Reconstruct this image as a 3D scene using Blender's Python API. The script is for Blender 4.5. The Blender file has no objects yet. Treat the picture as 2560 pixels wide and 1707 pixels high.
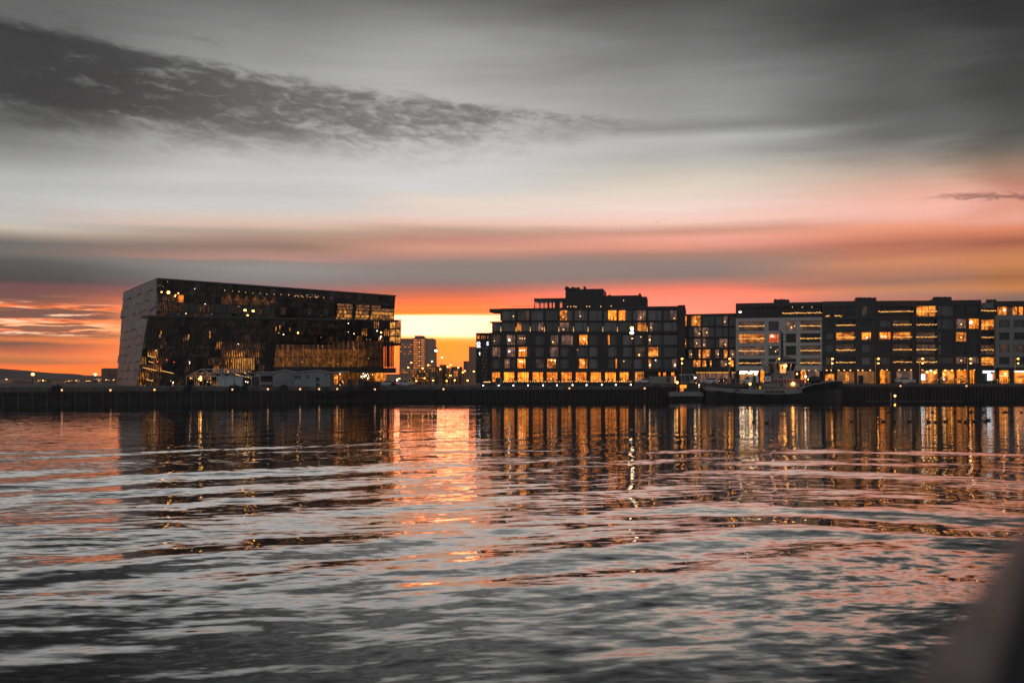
import bpy, math, random
import numpy as np
from mathutils import Vector, Matrix, noise as mnoise

random.seed(7)
scene = bpy.context.scene
col = scene.collection

# ------------------------------------------------------------------ camera
F, CX, HY, H = 2489.0, 1280.0, 955.0, 5.4      # focal length in photo pixels, principal column, horizon row, eye height
cam = bpy.data.cameras.new('camera')
cam.sensor_width = 36.0
cam.lens = F / 2560 * 36
cam.shift_y = (HY - 853.5) / 2560
cam.clip_end = 20000
cam.clip_start = 0.05
cam.dof.use_dof = True
cam.dof.focus_distance = 260
cam.dof.aperture_fstop = 1.5
camo = bpy.data.objects.new('camera', cam)
camo.location = (0, 0, H)
camo.rotation_euler = (math.radians(90), 0, 0)
col.objects.link(camo)
scene.camera = camo

# ------------------------------------------------------------------ view
vs = scene.view_settings
vs.view_transform = 'Standard'
vs.look = 'None'
vs.exposure = 0
vs.gamma = 1
vs.use_curve_mapping = False
scene.cycles.use_denoising = True
scene.cycles.max_bounces = 6
scene.cycles.glossy_bounces = 4
scene.cycles.diffuse_bounces = 3
scene.cycles.transmission_bounces = 4
scene.cycles.volume_bounces = 0
scene.cycles.sample_clamp_indirect = 12
scene.cycles.caustics_reflective = False
scene.cycles.caustics_refractive = False

def lin(c):
    return tuple((v / 255 / 12.92) if v / 255 <= 0.04045 else ((v / 255 + 0.055) / 1.055) ** 2.4 for v in c)

# ------------------------------------------------------------------ node expression helper
class NT:
    def __init__(s, tree):
        s.t = tree
    def node(s, typ, **kw):
        n = s.t.nodes.new(typ)
        for k, v in kw.items():
            setattr(n, k, v)
        return n
    def link(s, a, b):
        s.t.links.new(a, b)
    def put(s, sock, v):
        if isinstance(v, E):
            s.link(v.o, sock)
        elif isinstance(v, bpy.types.NodeSocket):
            s.link(v, sock)
        else:
            sock.default_value = v
    def math(s, op, a, b=0.0, c=0.0, clamp=False):
        n = s.node('ShaderNodeMath', operation=op, use_clamp=clamp)
        s.put(n.inputs[0], a)
        s.put(n.inputs[1], b)
        if len(n.inputs) > 2:
            s.put(n.inputs[2], c)
        return E(s, n.outputs[0])
    def xyz(s, x, y, z):
        n = s.node('ShaderNodeCombineXYZ')
        for i, v in enumerate((x, y, z)):
            s.put(n.inputs[i], v)
        return E(s, n.outputs[0])
    def noise(s, vec, scale=1.0, detail=2.0, rough=0.5, dist=0.0, color=False):
        n = s.node('ShaderNodeTexNoise', noise_dimensions='3D')
        s.put(n.inputs['Vector'], vec)
        n.inputs['Scale'].default_value = scale
        n.inputs['Detail'].default_value = detail
        n.inputs['Roughness'].default_value = rough
        n.inputs['Distortion'].default_value = dist
        return E(s, n.outputs['Color' if color else 'Fac'])
    def step(s, lo, hi, v):
        n = s.node('ShaderNodeMapRange', interpolation_type='SMOOTHSTEP')
        s.put(n.inputs['Value'], v)
        s.put(n.inputs['From Min'], lo)
        s.put(n.inputs['From Max'], hi)
        return E(s, n.outputs[0])
    def mix(s, f, a, b, blend='MIX'):
        n = s.node('ShaderNodeMix', data_type='RGBA', blend_type=blend)
        s.put(n.inputs[0], f)
        for sock, v in ((n.inputs[6], a), (n.inputs[7], b)):
            if isinstance(v, tuple) and len(v) == 3:
                v = (*v, 1)
            s.put(sock, v)
        return E(s, n.outputs[2])
    def sep(s, v):
        n = s.node('ShaderNodeSeparateXYZ')
        s.put(n.inputs[0], v)
        return [E(s, o) for o in n.outputs]
    def ramp(s, fac, stops, interp='LINEAR'):
        n = s.node('ShaderNodeValToRGB')
        s.put(n.inputs[0], fac)
        r = n.color_ramp
        r.interpolation = interp
        stops = sorted(stops)
        while len(r.elements) < len(stops):
            r.elements.new(0.5)
        for e, (p, c) in zip(r.elements, stops):
            e.position = min(max(p, 0), 1)
            e.color = (*c, 1)
        return E(s, n.outputs[0])

class E:
    def __init__(s, nt, o):
        s.n, s.o = nt, o
    def __add__(s, b): return s.n.math('ADD', s, b)
    def __radd__(s, b): return s.n.math('ADD', b, s)
    def __sub__(s, b): return s.n.math('SUBTRACT', s, b)
    def __rsub__(s, b): return s.n.math('SUBTRACT', b, s)
    def __mul__(s, b): return s.n.math('MULTIPLY', s, b)
    def __rmul__(s, b): return s.n.math('MULTIPLY', b, s)
    def __truediv__(s, b): return s.n.math('DIVIDE', s, b)
    def __rtruediv__(s, b): return s.n.math('DIVIDE', b, s)

# ------------------------------------------------------------------ sky: dusk gradient by azimuth and elevation, streaked and clouded
SUN_AZ, SUN_EL = math.radians(-4.2), math.radians(3.0)
world = bpy.data.worlds.new('World')
scene.world = world
world.use_nodes = True
wt = world.node_tree
wt.nodes.clear()
N = NT(wt)
tc = N.node('ShaderNodeTexCoord')
dx, dy, dz = N.sep(tc.outputs['Generated'])
az = N.math('ARCTAN2', dx, dy)
hor = N.math('SQRT', dx * dx + dy * dy + 1e-6)
tt = dz / hor
warp = N.noise(N.xyz(az * 2.2, tt * 16, 0.3), 1.0, 4, 0.55) - 0.5
warp2 = N.noise(N.xyz(az * 5.0, tt * 60, 4.3), 1.0, 3, 0.6) - 0.5
low = N.step(0.20, 0.02, tt)
leftw = N.step(-0.33, -0.42, az) * N.step(0.10, 0.05, tt)
t2 = tt + warp * (0.022 - 0.012 * low) + warp2 * (0.0045 * low + 0.006 * leftw)

TMAX = 0.45
SKY = {
 0: [(0,100),(60,100),(250,118),(350,125),(390,150),(430,176),(480,186),(540,(192,190,186)),(562,(200,190,175)),(585,(150,140,130)),(600,(105,105,103)),
     (628,(112,106,100)),(650,(85,86,87)),(690,(72,73,74)),(702,(76,70,71)),(710,(108,72,78)),(745,(115,80,75)),(755,(160,100,80)),(763,(240,134,70)),(768,(215,122,72)),
     (774,(125,92,85)),(792,(110,85,80)),(800,(242,130,66)),(812,(255,184,128)),(824,(255,158,96)),(832,(130,86,76)),(846,(230,124,66)),(856,(106,80,72)),(872,(190,98,68)),
     (884,(215,118,70)),(905,(168,104,64)),(925,(255,126,44))],
 640: [(0,110),(100,140),(200,160),(330,166),(390,190),(440,199),(480,191),(512,206),(540,(212,197,187)),(565,(212,181,166)),(580,(175,155,140)),(600,(166,135,121)),
     (620,(142,116,106)),(637,(168,132,122)),(650,(182,136,126)),(657,(140,131,129)),(675,(138,138,138)),(700,(125,124,125)),(722,(135,98,108)),(745,(200,115,90)),
     (770,(245,150,90)),(800,(255,160,80)),(830,(255,180,110)),(860,(250,150,70)),(925,(250,135,55))],
 1090: [(0,112),(100,156),(200,173),(300,186),(400,201),(470,206),(500,(226,213,201)),(540,(226,206,196)),(560,(226,186,171)),(575,(186,155,140)),(600,(191,136,123)),
     (625,(211,151,131)),(640,(181,131,121)),(657,(135,121,119)),(690,(126,121,121)),(708,(132,108,112)),(728,(180,100,88)),(744,(226,111,76)),(758,(240,118,66)),(772,(242,122,58)),
     (782,(252,140,38))],
 1700: [(0,84),(100,112),(200,141),(295,152),(322,140),(350,178),(390,(177,177,173)),(440,(206,197,183)),(480,(226,209,194)),(520,(239,212,203)),(556,(240,196,180)),(580,(206,150,132)),
     (600,(240,166,147)),(620,(226,150,132)),(640,(166,126,112)),(662,(140,122,116)),(690,(136,118,115)),(702,(175,121,111)),(716,(228,125,105)),(740,(252,140,116)),(770,(255,150,126)),(790,(255,156,128)),(925,(255,160,90))],
 2300: [(0,60),(100,76),(200,88),(300,96),(340,102),(366,(136,131,126)),(400,(168,152,140)),(430,(190,163,148)),(460,(217,171,151)),(500,(237,176,157)),(540,(242,181,166)),(560,(237,156,127)),
     (580,(217,136,107)),(602,(181,111,91)),(630,(190,118,92)),(655,(206,134,98)),(680,(184,124,98)),(700,(158,114,98)),(720,(198,132,95)),(740,(172,121,106)),(755,(190,115,95)),(780,(225,135,95)),(925,(240,140,80))],
 2560: [(0,48),(200,66),(330,82),(370,(116,106,96)),(420,(166,131,111)),(460,(192,131,111)),(500,(217,151,131)),(540,(232,161,141)),(570,(217,131,96)),(600,(161,96,76)),(640,(196,124,82)),
     (660,(202,130,80)),(690,(166,106,66)),(720,(197,126,76)),(745,(125,103,96)),(760,(170,108,92)),(925,(230,135,80))],
}
cols = []
for px, st in SKY.items():
    rad = math.hypot(F, px - CX)
    stops = []
    for py, c in st:
        c = (c, c, c) if not isinstance(c, tuple) else c
        c = lin(c)
        if c[0] > 0.82 and c[1] < 0.36 * c[0]:      # the red of the afterglow burns past what the camera holds
            c = (c[0] * 1.55, c[1], c[2])
        stops.append(((HY - py) / rad / TMAX, c))
    if px == 1090:      # the burning strip under the cloud deck
        for py, c in ((766, (1.7, .24, .05)), (783, (3.0, .36, .03)), (788.5, (5.0, 1.55, .80)), (836, (4.8, 1.5, .78)), (846, (3.6, .56, .08)), (852, (3.2, .38, .03)), (866, (3.0, .34, .02)), (900, (2.6, .30, .03)), (930, lin((245, 132, 72)))):
            stops.append(((HY - py) / rad / TMAX, c))
    stops.append((1.0, lin((70, 71, 73)) if px < 2000 else lin((50, 51, 53))))
    stops.sort()
    while len(stops) > 32:          # drop the stop that straight interpolation misses least
        def err(i):
            (p0, c0), (p1, c1), (p2, c2) = stops[i - 1:i + 2]
            f = (p1 - p0) / max(p2 - p0, 1e-9)
            return sum(abs(b - (a + (c - a) * f)) for a, b, c in zip(c0, c1, c2))
        stops.pop(min(range(1, len(stops) - 1), key=err))
    cols.append((math.atan((px - CX) / F), N.ramp(t2 / TMAX, stops)))
skyc = cols[0][1]
for (a0, _), (a1, c1) in zip(cols[:-1], cols[1:]):
    f = N.step(a0, a1, az + warp * 0.25)
    skyc = N.mix(f, skyc, c1)
# the bright strip belongs to the gap where the sun went down; it thins out to the sides
# brightness streaks
streak = N.noise(N.xyz(az * 3.0, tt * 45, 9.1), 1.0, 5, 0.6)
skyc = N.mix(1.0, skyc, N.ramp(streak, [(0.25, (0.92,) * 3), (0.75, (1.08,) * 3)]), 'MULTIPLY')
# ragged bright and dark cloud streaks low on the left
rag = N.noise(N.xyz(az * 20.0, tt * 260, 2.0), 1.0, 4, 0.6, 0.5)
bandm = N.step(-0.36, -0.40, az) * N.step(0.036, 0.046, tt) * N.step(0.082, 0.064, tt)
skyc = N.mix(bandm * 0.9 * N.step(0.54, 0.47, rag), skyc, lin((118, 80, 72)))
skyc = N.mix(bandm * N.step(0.56, 0.66, rag), skyc, lin((255, 205, 170)))
# the long dark cloud bank upper left
n1 = N.noise(N.xyz(az * 13.0, tt * 42 + az * 3, 1.7), 1.0, 6, 0.6, 0.3)
n2 = N.noise(N.xyz(az * 46.0, tt * 128 + az * 12, 7.7), 1.0, 4, 0.6, 0.7)
azd = az * (180 / math.pi)
t_up = 0.2728 - azd * 0.001994
t_low = 0.222 + N.step(-8.0, 9.0, azd) * 0.030
edge = N.step(-0.006, 0.008, t_up - tt + (n1 - 0.5) * 0.028 + (n2 - 0.5) * 0.012)
lowe = N.step(-0.012, 0.040, tt - t_low + (n1 - 0.5) * 0.045 + (n2 - 0.5) * 0.02)
tip = N.step(10.5, 6.0, azd + (n1 - 0.5) * 8)
dens = N.step(0.40, 0.62, n1 * 0.50 + n2 * 0.52 + N.step(0.0, -26.0, azd) * 0.12)
bank = edge * lowe * tip * (0.30 + 0.70 * dens)
bank = N.math('MULTIPLY', bank, N.step(-75.0, -40.0, azd))
skyc = N.mix(bank * (0.66 + N.step(-6.0, -27.0, azd) * 0.26), skyc, lin((54, 54, 55)))
# wisps above the bank and the thin streak far right
w1 = N.step(0.50, 0.72, n1) * N.step(0.305, 0.325, tt) * N.step(0.365, 0.345, tt) * N.step(-14.0, -18.0, azd) * N.step(-40.0, -30.0, azd)
skyc = N.mix(w1 * 0.55, skyc, lin((66, 66, 67)))
w2 = N.step(0.0036, 0.0006, N.math('ABSOLUTE', tt - 0.1690 + (azd - 24.5) * 0.0011 + (n2 - 0.5) * 0.014)) * N.step(21.8, 25.0, azd) * N.step(36.0, 28.0, azd)
skyc = N.mix(w2 * 0.65, skyc, lin((120, 82, 76)))
# away from the sunset the dome goes to an even dusk grey
back = N.step(0.62, 1.5, N.math('ABSOLUTE', az))
skyc = N.mix(back, skyc, lin((162, 162, 165)))
skyc = N.mix(N.step(0.55, 1.6, tt), skyc, lin((112, 113, 116)))
HZ_D = 0.00011                      # density of the harbour air built below; the sky behind it is that much brighter
pathl = N.math('MINIMUM', 57.0 / N.math('MAXIMUM', tt, 0.001), 2250.0)
air = N.math('EXPONENT', pathl * HZ_D)
skyc = N.mix(1.0, skyc, N.xyz(air, air, air), 'MULTIPLY')
skyc = N.mix(N.step(0.0, -0.05, tt), skyc, (0.03, 0.03, 0.03))
nish = N.node('ShaderNodeTexSky', sky_type='NISHITA')
nish.sun_disc = False
nish.sun_elevation = SUN_EL
nish.sun_rotation = SUN_AZ
bg1 = N.node('ShaderNodeBackground')
N.put(bg1.inputs[0], skyc)
bg1.inputs[1].default_value = 1.0
bg2 = N.node('ShaderNodeBackground')
N.link(nish.outputs[0], bg2.inputs[0])
bg2.inputs[1].default_value = 0.002
add = N.node('ShaderNodeAddShader')
N.link(bg1.outputs[0], add.inputs[0])
N.link(bg2.outputs[0], add.inputs[1])
wo = N.node('ShaderNodeOutputWorld')
N.link(add.outputs[0], wo.inputs[0])

# ------------------------------------------------------------------ the sun has all but set: a faint, wide, warm glow
sun = bpy.data.lights.new('sun', 'SUN')
sun.energy = 0.010
sun.angle = math.radians(12)
sun.color = (1.0, 0.42, 0.12)
suno = bpy.data.objects.new('sun', sun)
sd = Vector((math.sin(SUN_AZ) * math.cos(SUN_EL), math.cos(SUN_AZ) * math.cos(SUN_EL), math.sin(SUN_EL)))
suno.rotation_euler = sd.to_track_quat('Z', 'Y').to_euler()
col.objects.link(suno)

# ------------------------------------------------------------------ geometry helpers
WM = {}
def link(o, parent, world):
    WM[o.name] = world
    col.objects.link(o)
    if parent is not None:
        o.parent = parent
        o.matrix_parent_inverse = WM[parent.name].inverted()
    o.matrix_basis = world
    return o

def thing(name, label, cat, loc=(0, 0, 0), group=None, kind=None):
    o = bpy.data.objects.new(name, None)
    o.empty_display_size = 0.2
    link(o, None, Matrix.Translation(Vector(loc)))
    return tag(o, label, cat, group, kind)

def tag(o, label=None, cat=None, group=None, kind=None):
    for k, v in (('label', label), ('category', cat), ('group', group), ('kind', kind)):
        if v:
            o[k] = v
    return o

def clone(root, loc, rz=0.0, label=None, group=None, scale=1.0):
    """A copy of a thing with copies of its parts and sub-parts, moved to loc."""
    R0 = WM[root.name]
    T = Matrix.Translation(Vector(loc)) @ Matrix.Rotation(rz, 4, 'Z') @ Matrix.Scale(scale, 4) @ Matrix.Translation(-R0.translation)
    def rec(o, parent):
        c = o.copy()
        w = T @ WM[o.name]
        link(c, parent, w)
        for ch in o.children:
            rec(ch, c)
        return c
    r = rec(root, None)
    if label:
        r['label'] = label
    if group:
        r['group'] = group
    return r

class MB:
    def __init__(s):
        s.v, s.f, s.m = [], [], []
    def add(s, pts, faces, mi=0):
        b = len(s.v)
        s.v += [tuple(p) for p in pts]
        s.f += [tuple(i + b for i in f) for f in faces]
        s.m += [mi] * len(faces)
        return s
    def hexa(s, a, b, mi=0):
        """a: four points of one face, b: the four opposite points."""
        return s.add(list(a) + list(b), [(3, 2, 1, 0), (4, 5, 6, 7), (0, 1, 5, 4), (1, 2, 6, 5), (2, 3, 7, 6), (3, 0, 4, 7)], mi)
    def box(s, x0, y0, z0, x1, y1, z1, mi=0):
        return s.hexa([(x0, y0, z0), (x1, y0, z0), (x1, y1, z0), (x0, y1, z0)], [(x0, y0, z1), (x1, y0, z1), (x1, y1, z1), (x0, y1, z1)], mi)
    def tube(s, p0, p1, r0, r1=None, n=6, mi=0, caps=True):
        r1 = r0 if r1 is None else r1
        p0, p1 = Vector(p0), Vector(p1)
        d = (p1 - p0).normalized()
        u = d.orthogonal().normalized()
        w = d.cross(u)
        pts = []
        for p, r in ((p0, r0), (p1, r1)):
            for i in range(n):
                a = 2 * math.pi * i / n
                pts.append(p + u * math.cos(a) * r + w * math.sin(a) * r)
        fs = [(i, (i + 1) % n, n + (i + 1) % n, n + i) for i in range(n)]
        if caps:
            fs += [tuple(range(n - 1, -1, -1)), tuple(range(n, 2 * n))]
        return s.add(pts, fs, mi)
    def path(s, pts, r, n=6, mi=0):
        for a, b in zip(pts[:-1], pts[1:]):
            s.tube(a, b, r, n=n, mi=mi)
        return s
    def ball(s, c, r, n=8, k=5, mi=0, sc=(1, 1, 1)):
        c = Vector(c)
        pts = [c + Vector((0, 0, r * sc[2]))]
        for j in range(1, k):
            ph = math.pi * j / k
            for i in range(n):
                a = 2 * math.pi * i / n
                pts.append(c + Vector((r * sc[0] * math.sin(ph) * math.cos(a), r * sc[1] * math.sin(ph) * math.sin(a), r * sc[2] * math.cos(ph))))
        pts.append(c - Vector((0, 0, r * sc[2])))
        fs = [(0, 1 + i, 1 + (i + 1) % n) for i in range(n)]
        for j in range(k - 2):
            for i in range(n):
                a, b = 1 + j * n + i, 1 + j * n + (i + 1) % n
                fs.append((a, a + n, b + n, b))
        e = len(pts) - 1
        fs += [(e, 1 + (k - 2) * n + (i + 1) % n, 1 + (k - 2) * n + i) for i in range(n)]
        return s.add(pts, fs, mi)
    def prism(s, prof, y0, y1, mi=0, axis='y'):
        """prof: (x, z) outline, pulled from y0 to y1."""
        n = len(prof)
        mk = (lambda x, z, y: (x, y, z)) if axis == 'y' else (lambda x, z, y: (y, x, z))
        pts = [mk(x, z, y0) for x, z in prof] + [mk(x, z, y1) for x, z in prof]
        return s.add(pts, [tuple(range(n)), tuple(range(2 * n - 1, n - 1, -1))] + [(i, n + i, n + (i + 1) % n, (i + 1) % n) for i in range(n)], mi)
    def mesh(s, name, mats, smooth=False):
        me = bpy.data.meshes.new(name)
        me.from_pydata(s.v, [], s.f)
        for m in (mats if isinstance(mats, (list, tuple)) else [mats]):
            me.materials.append(m)
        me.polygons.foreach_set('material_index', s.m)
        if smooth:
            me.polygons.foreach_set('use_smooth', [True] * len(me.polygons))
        me.update()
        import bmesh
        bm = bmesh.new()
        bm.from_mesh(me)
        bmesh.ops.recalc_face_normals(bm, faces=bm.faces)
        bm.to_mesh(me)
        bm.free()
        return me
    def build(s, name, mats, parent=None, smooth=False, world=None):
        o = bpy.data.objects.new(name, s.mesh(name, mats, smooth))
        return link(o, parent, world or Matrix.Identity(4))

_unit = {}
def unit(mat):
    if mat.name not in _unit:
        _unit[mat.name] = MB().box(-.5, -.5, -.5, .5, .5, .5).mesh('unit_box', mat)
    return _unit[mat.name]

def ubox(name, mat, parent, c, ex, ey, ez):
    """One box as an object of its own on shared mesh data: centre and full edge vectors."""
    o = bpy.data.objects.new(name, unit(mat))
    m = Matrix((( ex[0], ey[0], ez[0], c[0]), (ex[1], ey[1], ez[1], c[1]), (ex[2], ey[2], ez[2], c[2]), (0, 0, 0, 1)))
    return link(o, parent, m)

def abox(name, mat, parent, x0, y0, z0, x1, y1, z1):
    return ubox(name, mat, parent, ((x0 + x1) / 2, (y0 + y1) / 2, (z0 + z1) / 2), (x1 - x0, 0, 0), (0, y1 - y0, 0), (0, 0, z1 - z0))

def P(px, py, Y):
    return Vector(((px - CX) / F * Y, Y, H + (HY - py) / F * Y))
def PX(px, Y):
    return (px - CX) / F * Y
def PZ(py, Y):
    return H + (HY - py) / F * Y

class Fac:
    """A vertical facade plane standing in the place; positions on it are read off the photograph's sight lines."""
    def __init__(s, pa, ya, pb, yb):
        s.A = Vector((PX(pa, ya), ya))
        B = Vector((PX(pb, yb), yb))
        s.d = (B - s.A).normalized()
        s.n = Vector((s.d.y, -s.d.x))
        if s.n.y > 0:
            s.n = -s.n
    def hit(s, px, py, off=0.0):
        k = Vector(((px - CX) / F, 1.0))
        t = (s.A + s.n * off).dot(s.n) / k.dot(s.n)
        return Vector((k.x * t, t, H + (HY - py) / F * t))
    def su(s, p):
        return (Vector((p.x, p.y)) - s.A).dot(s.d)
    def pt(s, u, off, z):
        q = s.A + s.d * u + s.n * off
        return Vector((q.x, q.y, z))
    def rect(s, x0, y0, x1, y1, off):
        a, b = s.hit(x0, y0, off), s.hit(x1, y0, off)
        c, e = s.hit(x0, y1, off), s.hit(x1, y1, off)
        return s.su(a), s.su(b), (c.z + e.z) / 2, (a.z + b.z) / 2
    def box(s, name, mat, parent, x0, y0, x1, y1, o0, o1, zb=None, zt=None):
        u0, u1, z0, z1 = s.rect(x0, y0, x1, y1, o1)
        z0 = z0 if zb is None else zb
        z1 = z1 if zt is None else zt
        return s.ub(name, mat, parent, u0, u1, z0, z1, o0, o1)
    def ub(s, name, mat, parent, u0, u1, z0, z1, o0, o1):
        c = s.pt((u0 + u1) / 2, (o0 + o1) / 2, (z0 + z1) / 2)
        return ubox(name, mat, parent, c, (s.d.x * (u1 - u0), s.d.y * (u1 - u0), 0), (s.n.x * (o1 - o0), s.n.y * (o1 - o0), 0), (0, 0, z1 - z0))

# ------------------------------------------------------------------ materials
def mat(name, color, rough=0.7, metal=0.0, emit=None, strength=0.0, var=0.0, vscale=1.0, spec=0.5, alpha=None):
    m = bpy.data.materials.new(name)
    m.use_nodes = True
    t = m.node_tree
    b = t.nodes['Principled BSDF']
    b.inputs['Base Color'].default_value = (*color, 1)
    b.inputs['Roughness'].default_value = rough
    b.inputs['Metallic'].default_value = metal
    b.inputs['Specular IOR Level'].default_value = spec
    if emit:
        b.inputs['Emission Color'].default_value = (*emit, 1)
        b.inputs['Emission Strength'].default_value = strength
    if var:
        n = NT(t)
        g = n.node('ShaderNodeNewGeometry')
        f = n.noise(g.outputs['Position'], vscale, 5, 0.6)
        c = n.ramp(f, [(0.3, tuple(v * (1 - var) for v in color)), (0.7, tuple(min(v * (1 + var), 1) for v in color))])
        n.put(b.inputs['Base Color'], c)
    return m

def lamp_mat(name, c, s):
    return mat(name, (0.8, 0.8, 0.8), 0.5, emit=c, strength=s)

def window_mat(name, c1, c2, lo=0.35, hi=1.1, base=(0.02, 0.02, 0.022), rough=0.12, folds=0.25, furn=0.6, fins=0, spec=0.4):
    """A lit room behind glass: uneven lamplight, curtain folds and dark furniture, different in every window."""
    m = bpy.data.materials.new(name)
    m.use_nodes = True
    t = m.node_tree
    b = t.nodes['Principled BSDF']
    b.inputs['Base Color'].default_value = (*base, 1)
    b.inputs['Roughness'].default_value = rough
    b.inputs['Specular IOR Level'].default_value = spec
    n = NT(t)
    tcn = n.node('ShaderNodeTexCoord')
    x, y, z = n.sep(tcn.outputs['Generated'])
    oi = n.node('ShaderNodeObjectInfo')
    r = E(n, oi.outputs['Random'])
    glow = n.noise(n.xyz(x * 1.3 + r * 91, z * 1.1, r * 37), 1.6, 2, 0.5)
    fold = n.math('SINE', x * 38 + glow * 9) * folds * 0.5 + 1.0
    fur = n.noise(n.xyz(x * 3.2 + r * 53, z * 2.4, r * 71 + 3), 1.7, 2, 0.6)
    fm = n.step(0.47, 0.55, fur) * n.step(0.62, 0.25, z)
    lv = (lo + n.step(0.30, 0.68, glow) * (hi - lo)) * fold * (0.65 + r * 0.6) * (1.0 - fm * furn)
    if fins:                       # slim glass fins: bright edges between dark gaps
        fi = n.math('SINE', (x + r) * 6.283 * fins + z * 1.5)
        lv = lv * (0.10 + n.step(0.15, 0.85, fi) * 1.15) * (0.45 + n.step(1.0, 0.0, z) * 0.75)
    n.put(b.inputs['Emission Color'], n.mix(n.step(0.35, 0.7, glow), (*c1, 1), (*c2, 1)))
    n.put(b.inputs['Emission Strength'], lv)
    return m

M = {}
M['charcoal'] = mat('charcoal_cladding', (0.018, 0.018, 0.019), 0.6, var=0.25, vscale=0.6)
def vary(m, amt):
    """Every piece its own shade, as sheets from different batches have."""
    n = NT(m.node_tree)
    b = m.node_tree.nodes['Principled BSDF']
    src = b.inputs['Base Color'].links[0].from_socket if b.inputs['Base Color'].links else tuple(b.inputs['Base Color'].default_value)
    oi = n.node('ShaderNodeObjectInfo')
    f = E(n, oi.outputs['Random']) * (2 * amt) + (1 - amt)
    n.put(b.inputs['Base Color'], n.mix(1.0, src, n.xyz(f, f, f), 'MULTIPLY'))
M['black'] = mat('black_paint', (0.012, 0.012, 0.013), 0.5)
M['dark_metal'] = mat('dark_metal', (0.03, 0.03, 0.032), 0.4, 0.6)
M['brown_clad'] = mat('brown_cladding', (0.030, 0.020, 0.018), 0.6, var=0.2, vscale=0.8)
M['slate_clad'] = mat('slate_cladding', (0.030, 0.032, 0.034), 0.6, var=0.2, vscale=0.8)
M['white_render'] = mat('white_render', (0.40, 0.385, 0.375), 0.75, var=0.08, vscale=0.5)
M['grey_render'] = mat('grey_render', (0.19, 0.195, 0.20), 0.75, var=0.08, vscale=0.5)
M['white_paint'] = mat('white_paint', (0.62, 0.62, 0.62), 0.4)
M['boat_white'] = mat('boat_white', (0.20, 0.20, 0.20), 0.5, var=0.15, vscale=1.2)
M['grey_metal'] = mat('grey_metal', (0.30, 0.31, 0.32), 0.45, 0.3, var=0.1)
M['galv'] = mat('galvanised_steel', (0.35, 0.35, 0.36), 0.45, 0.6)
M['shed'] = mat('shed_sheet', (0.20, 0.205, 0.21), 0.6, var=0.15, vscale=0.4)
M['shed_roof'] = mat('shed_roof_sheet', (0.42, 0.41, 0.41), 0.5, var=0.12, vscale=0.5)
M['concrete'] = mat('quay_concrete', (0.085, 0.08, 0.076), 0.85, var=0.6, vscale=0.7)
M['pile'] = mat('quay_steel_pile', (0.020, 0.019, 0.018), 0.8, var=0.5, vscale=0.9)
M['timber'] = mat('wet_timber', (0.045, 0.040, 0.036), 0.8, var=0.4, vscale=0.8)
M['rubber'] = mat('rubber', (0.012, 0.012, 0.012), 0.85)
M['asphalt'] = mat('asphalt', (0.05, 0.048, 0.046), 0.85, var=0.25, vscale=0.3)
M['paving'] = mat('paving', (0.10, 0.095, 0.09), 0.8, var=0.2, vscale=0.6)
M['hill'] = mat('hillside', (0.035, 0.035, 0.036), 0.95, var=0.3, vscale=0.004)
M['far_wall'] = mat('far_concrete', (0.36, 0.235, 0.18), 0.8, var=0.15, vscale=0.1)  # warm light of the distant haze put into the wall colour
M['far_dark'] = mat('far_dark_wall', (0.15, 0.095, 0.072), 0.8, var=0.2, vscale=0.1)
M['red'] = mat('red_paint', (0.16, 0.03, 0.025), 0.5)
M['yellow'] = mat('yellow_paint', (0.7, 0.38, 0.03), 0.5)
M['glass_dark'] = mat('dark_glass', (0.010, 0.011, 0.013), 0.07, spec=0.3)
M['glass_black'] = mat('black_facade_glass', (0.004, 0.004, 0.0045), 0.12, var=0.5, vscale=0.4, spec=0.12)
M['glass_mid'] = mat('grey_facade_glass', (0.035, 0.035, 0.036), 0.2, spec=0.25)
M['glass_grey'] = mat('curtained_glass', (0.135, 0.138, 0.138), 0.35, var=0.12, vscale=0.5)
M['glass_grey2'] = mat('curtained_glass_dark', (0.078, 0.078, 0.077), 0.35, var=0.15, vscale=0.5)
M['frame'] = mat('window_frame', (0.014, 0.014, 0.015), 0.5)
M['tarp'] = mat('pvc_sheet', (0.36, 0.38, 0.39), 0.6, var=0.1, vscale=0.5)
M['harpa_panel'] = mat('steel_facade_panel', (0.105, 0.108, 0.11), 0.42, 0.45, var=0.15, vscale=0.15)
vary(M['harpa_panel'], 0.20)  # panel tones stand in for shading between the facets
for k_ in ('glass_grey', 'glass_grey2', 'charcoal'):
    vary(M[k_], 0.25)
M['bright'] = window_mat('bright_room', (1.6, 0.33, 0.010), (1.7, 0.50, 0.04), 0.55, 1.2, furn=0.85, folds=0.2)
M['warm'] = window_mat('warm_room', (0.90, 0.20, 0.014), (1.3, 0.42, 0.05), 0.22, 1.05, folds=0.2)
M['dim'] = window_mat('dim_room', (0.13, 0.065, 0.05), (0.36, 0.15, 0.075), 0.4, 0.85, base=(0.06, 0.058, 0.058), folds=0.15)
M['redroom'] = window_mat('red_room', (1.0, 0.10, 0.012), (1.0, 0.22, 0.04), 0.6, 1.1)
M['faint'] = window_mat('faint_room', (0.05, 0.024, 0.014), (0.11, 0.05, 0.025), 0.3, 0.8, base=(0.03, 0.03, 0.032))
M['amber'] = window_mat('amber_foyer', (0.09, 0.027, 0.002), (0.20, 0.062, 0.005), 0.4, 1.0, folds=0.1, furn=0.4, spec=0.15)
M['amber_dark'] = window_mat('amber_foyer_dim', (0.016, 0.006, 0.002), (0.05, 0.017, 0.003), 0.4, 1.0, folds=0.1, furn=0.2, spec=0.15)
M['lattice'] = window_mat('lattice_cell_lit', (0.9, 0.28, 0.03), (1.0, 0.45, 0.08), 0.15, 1.1, folds=0.3, furn=0.5)
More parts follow.
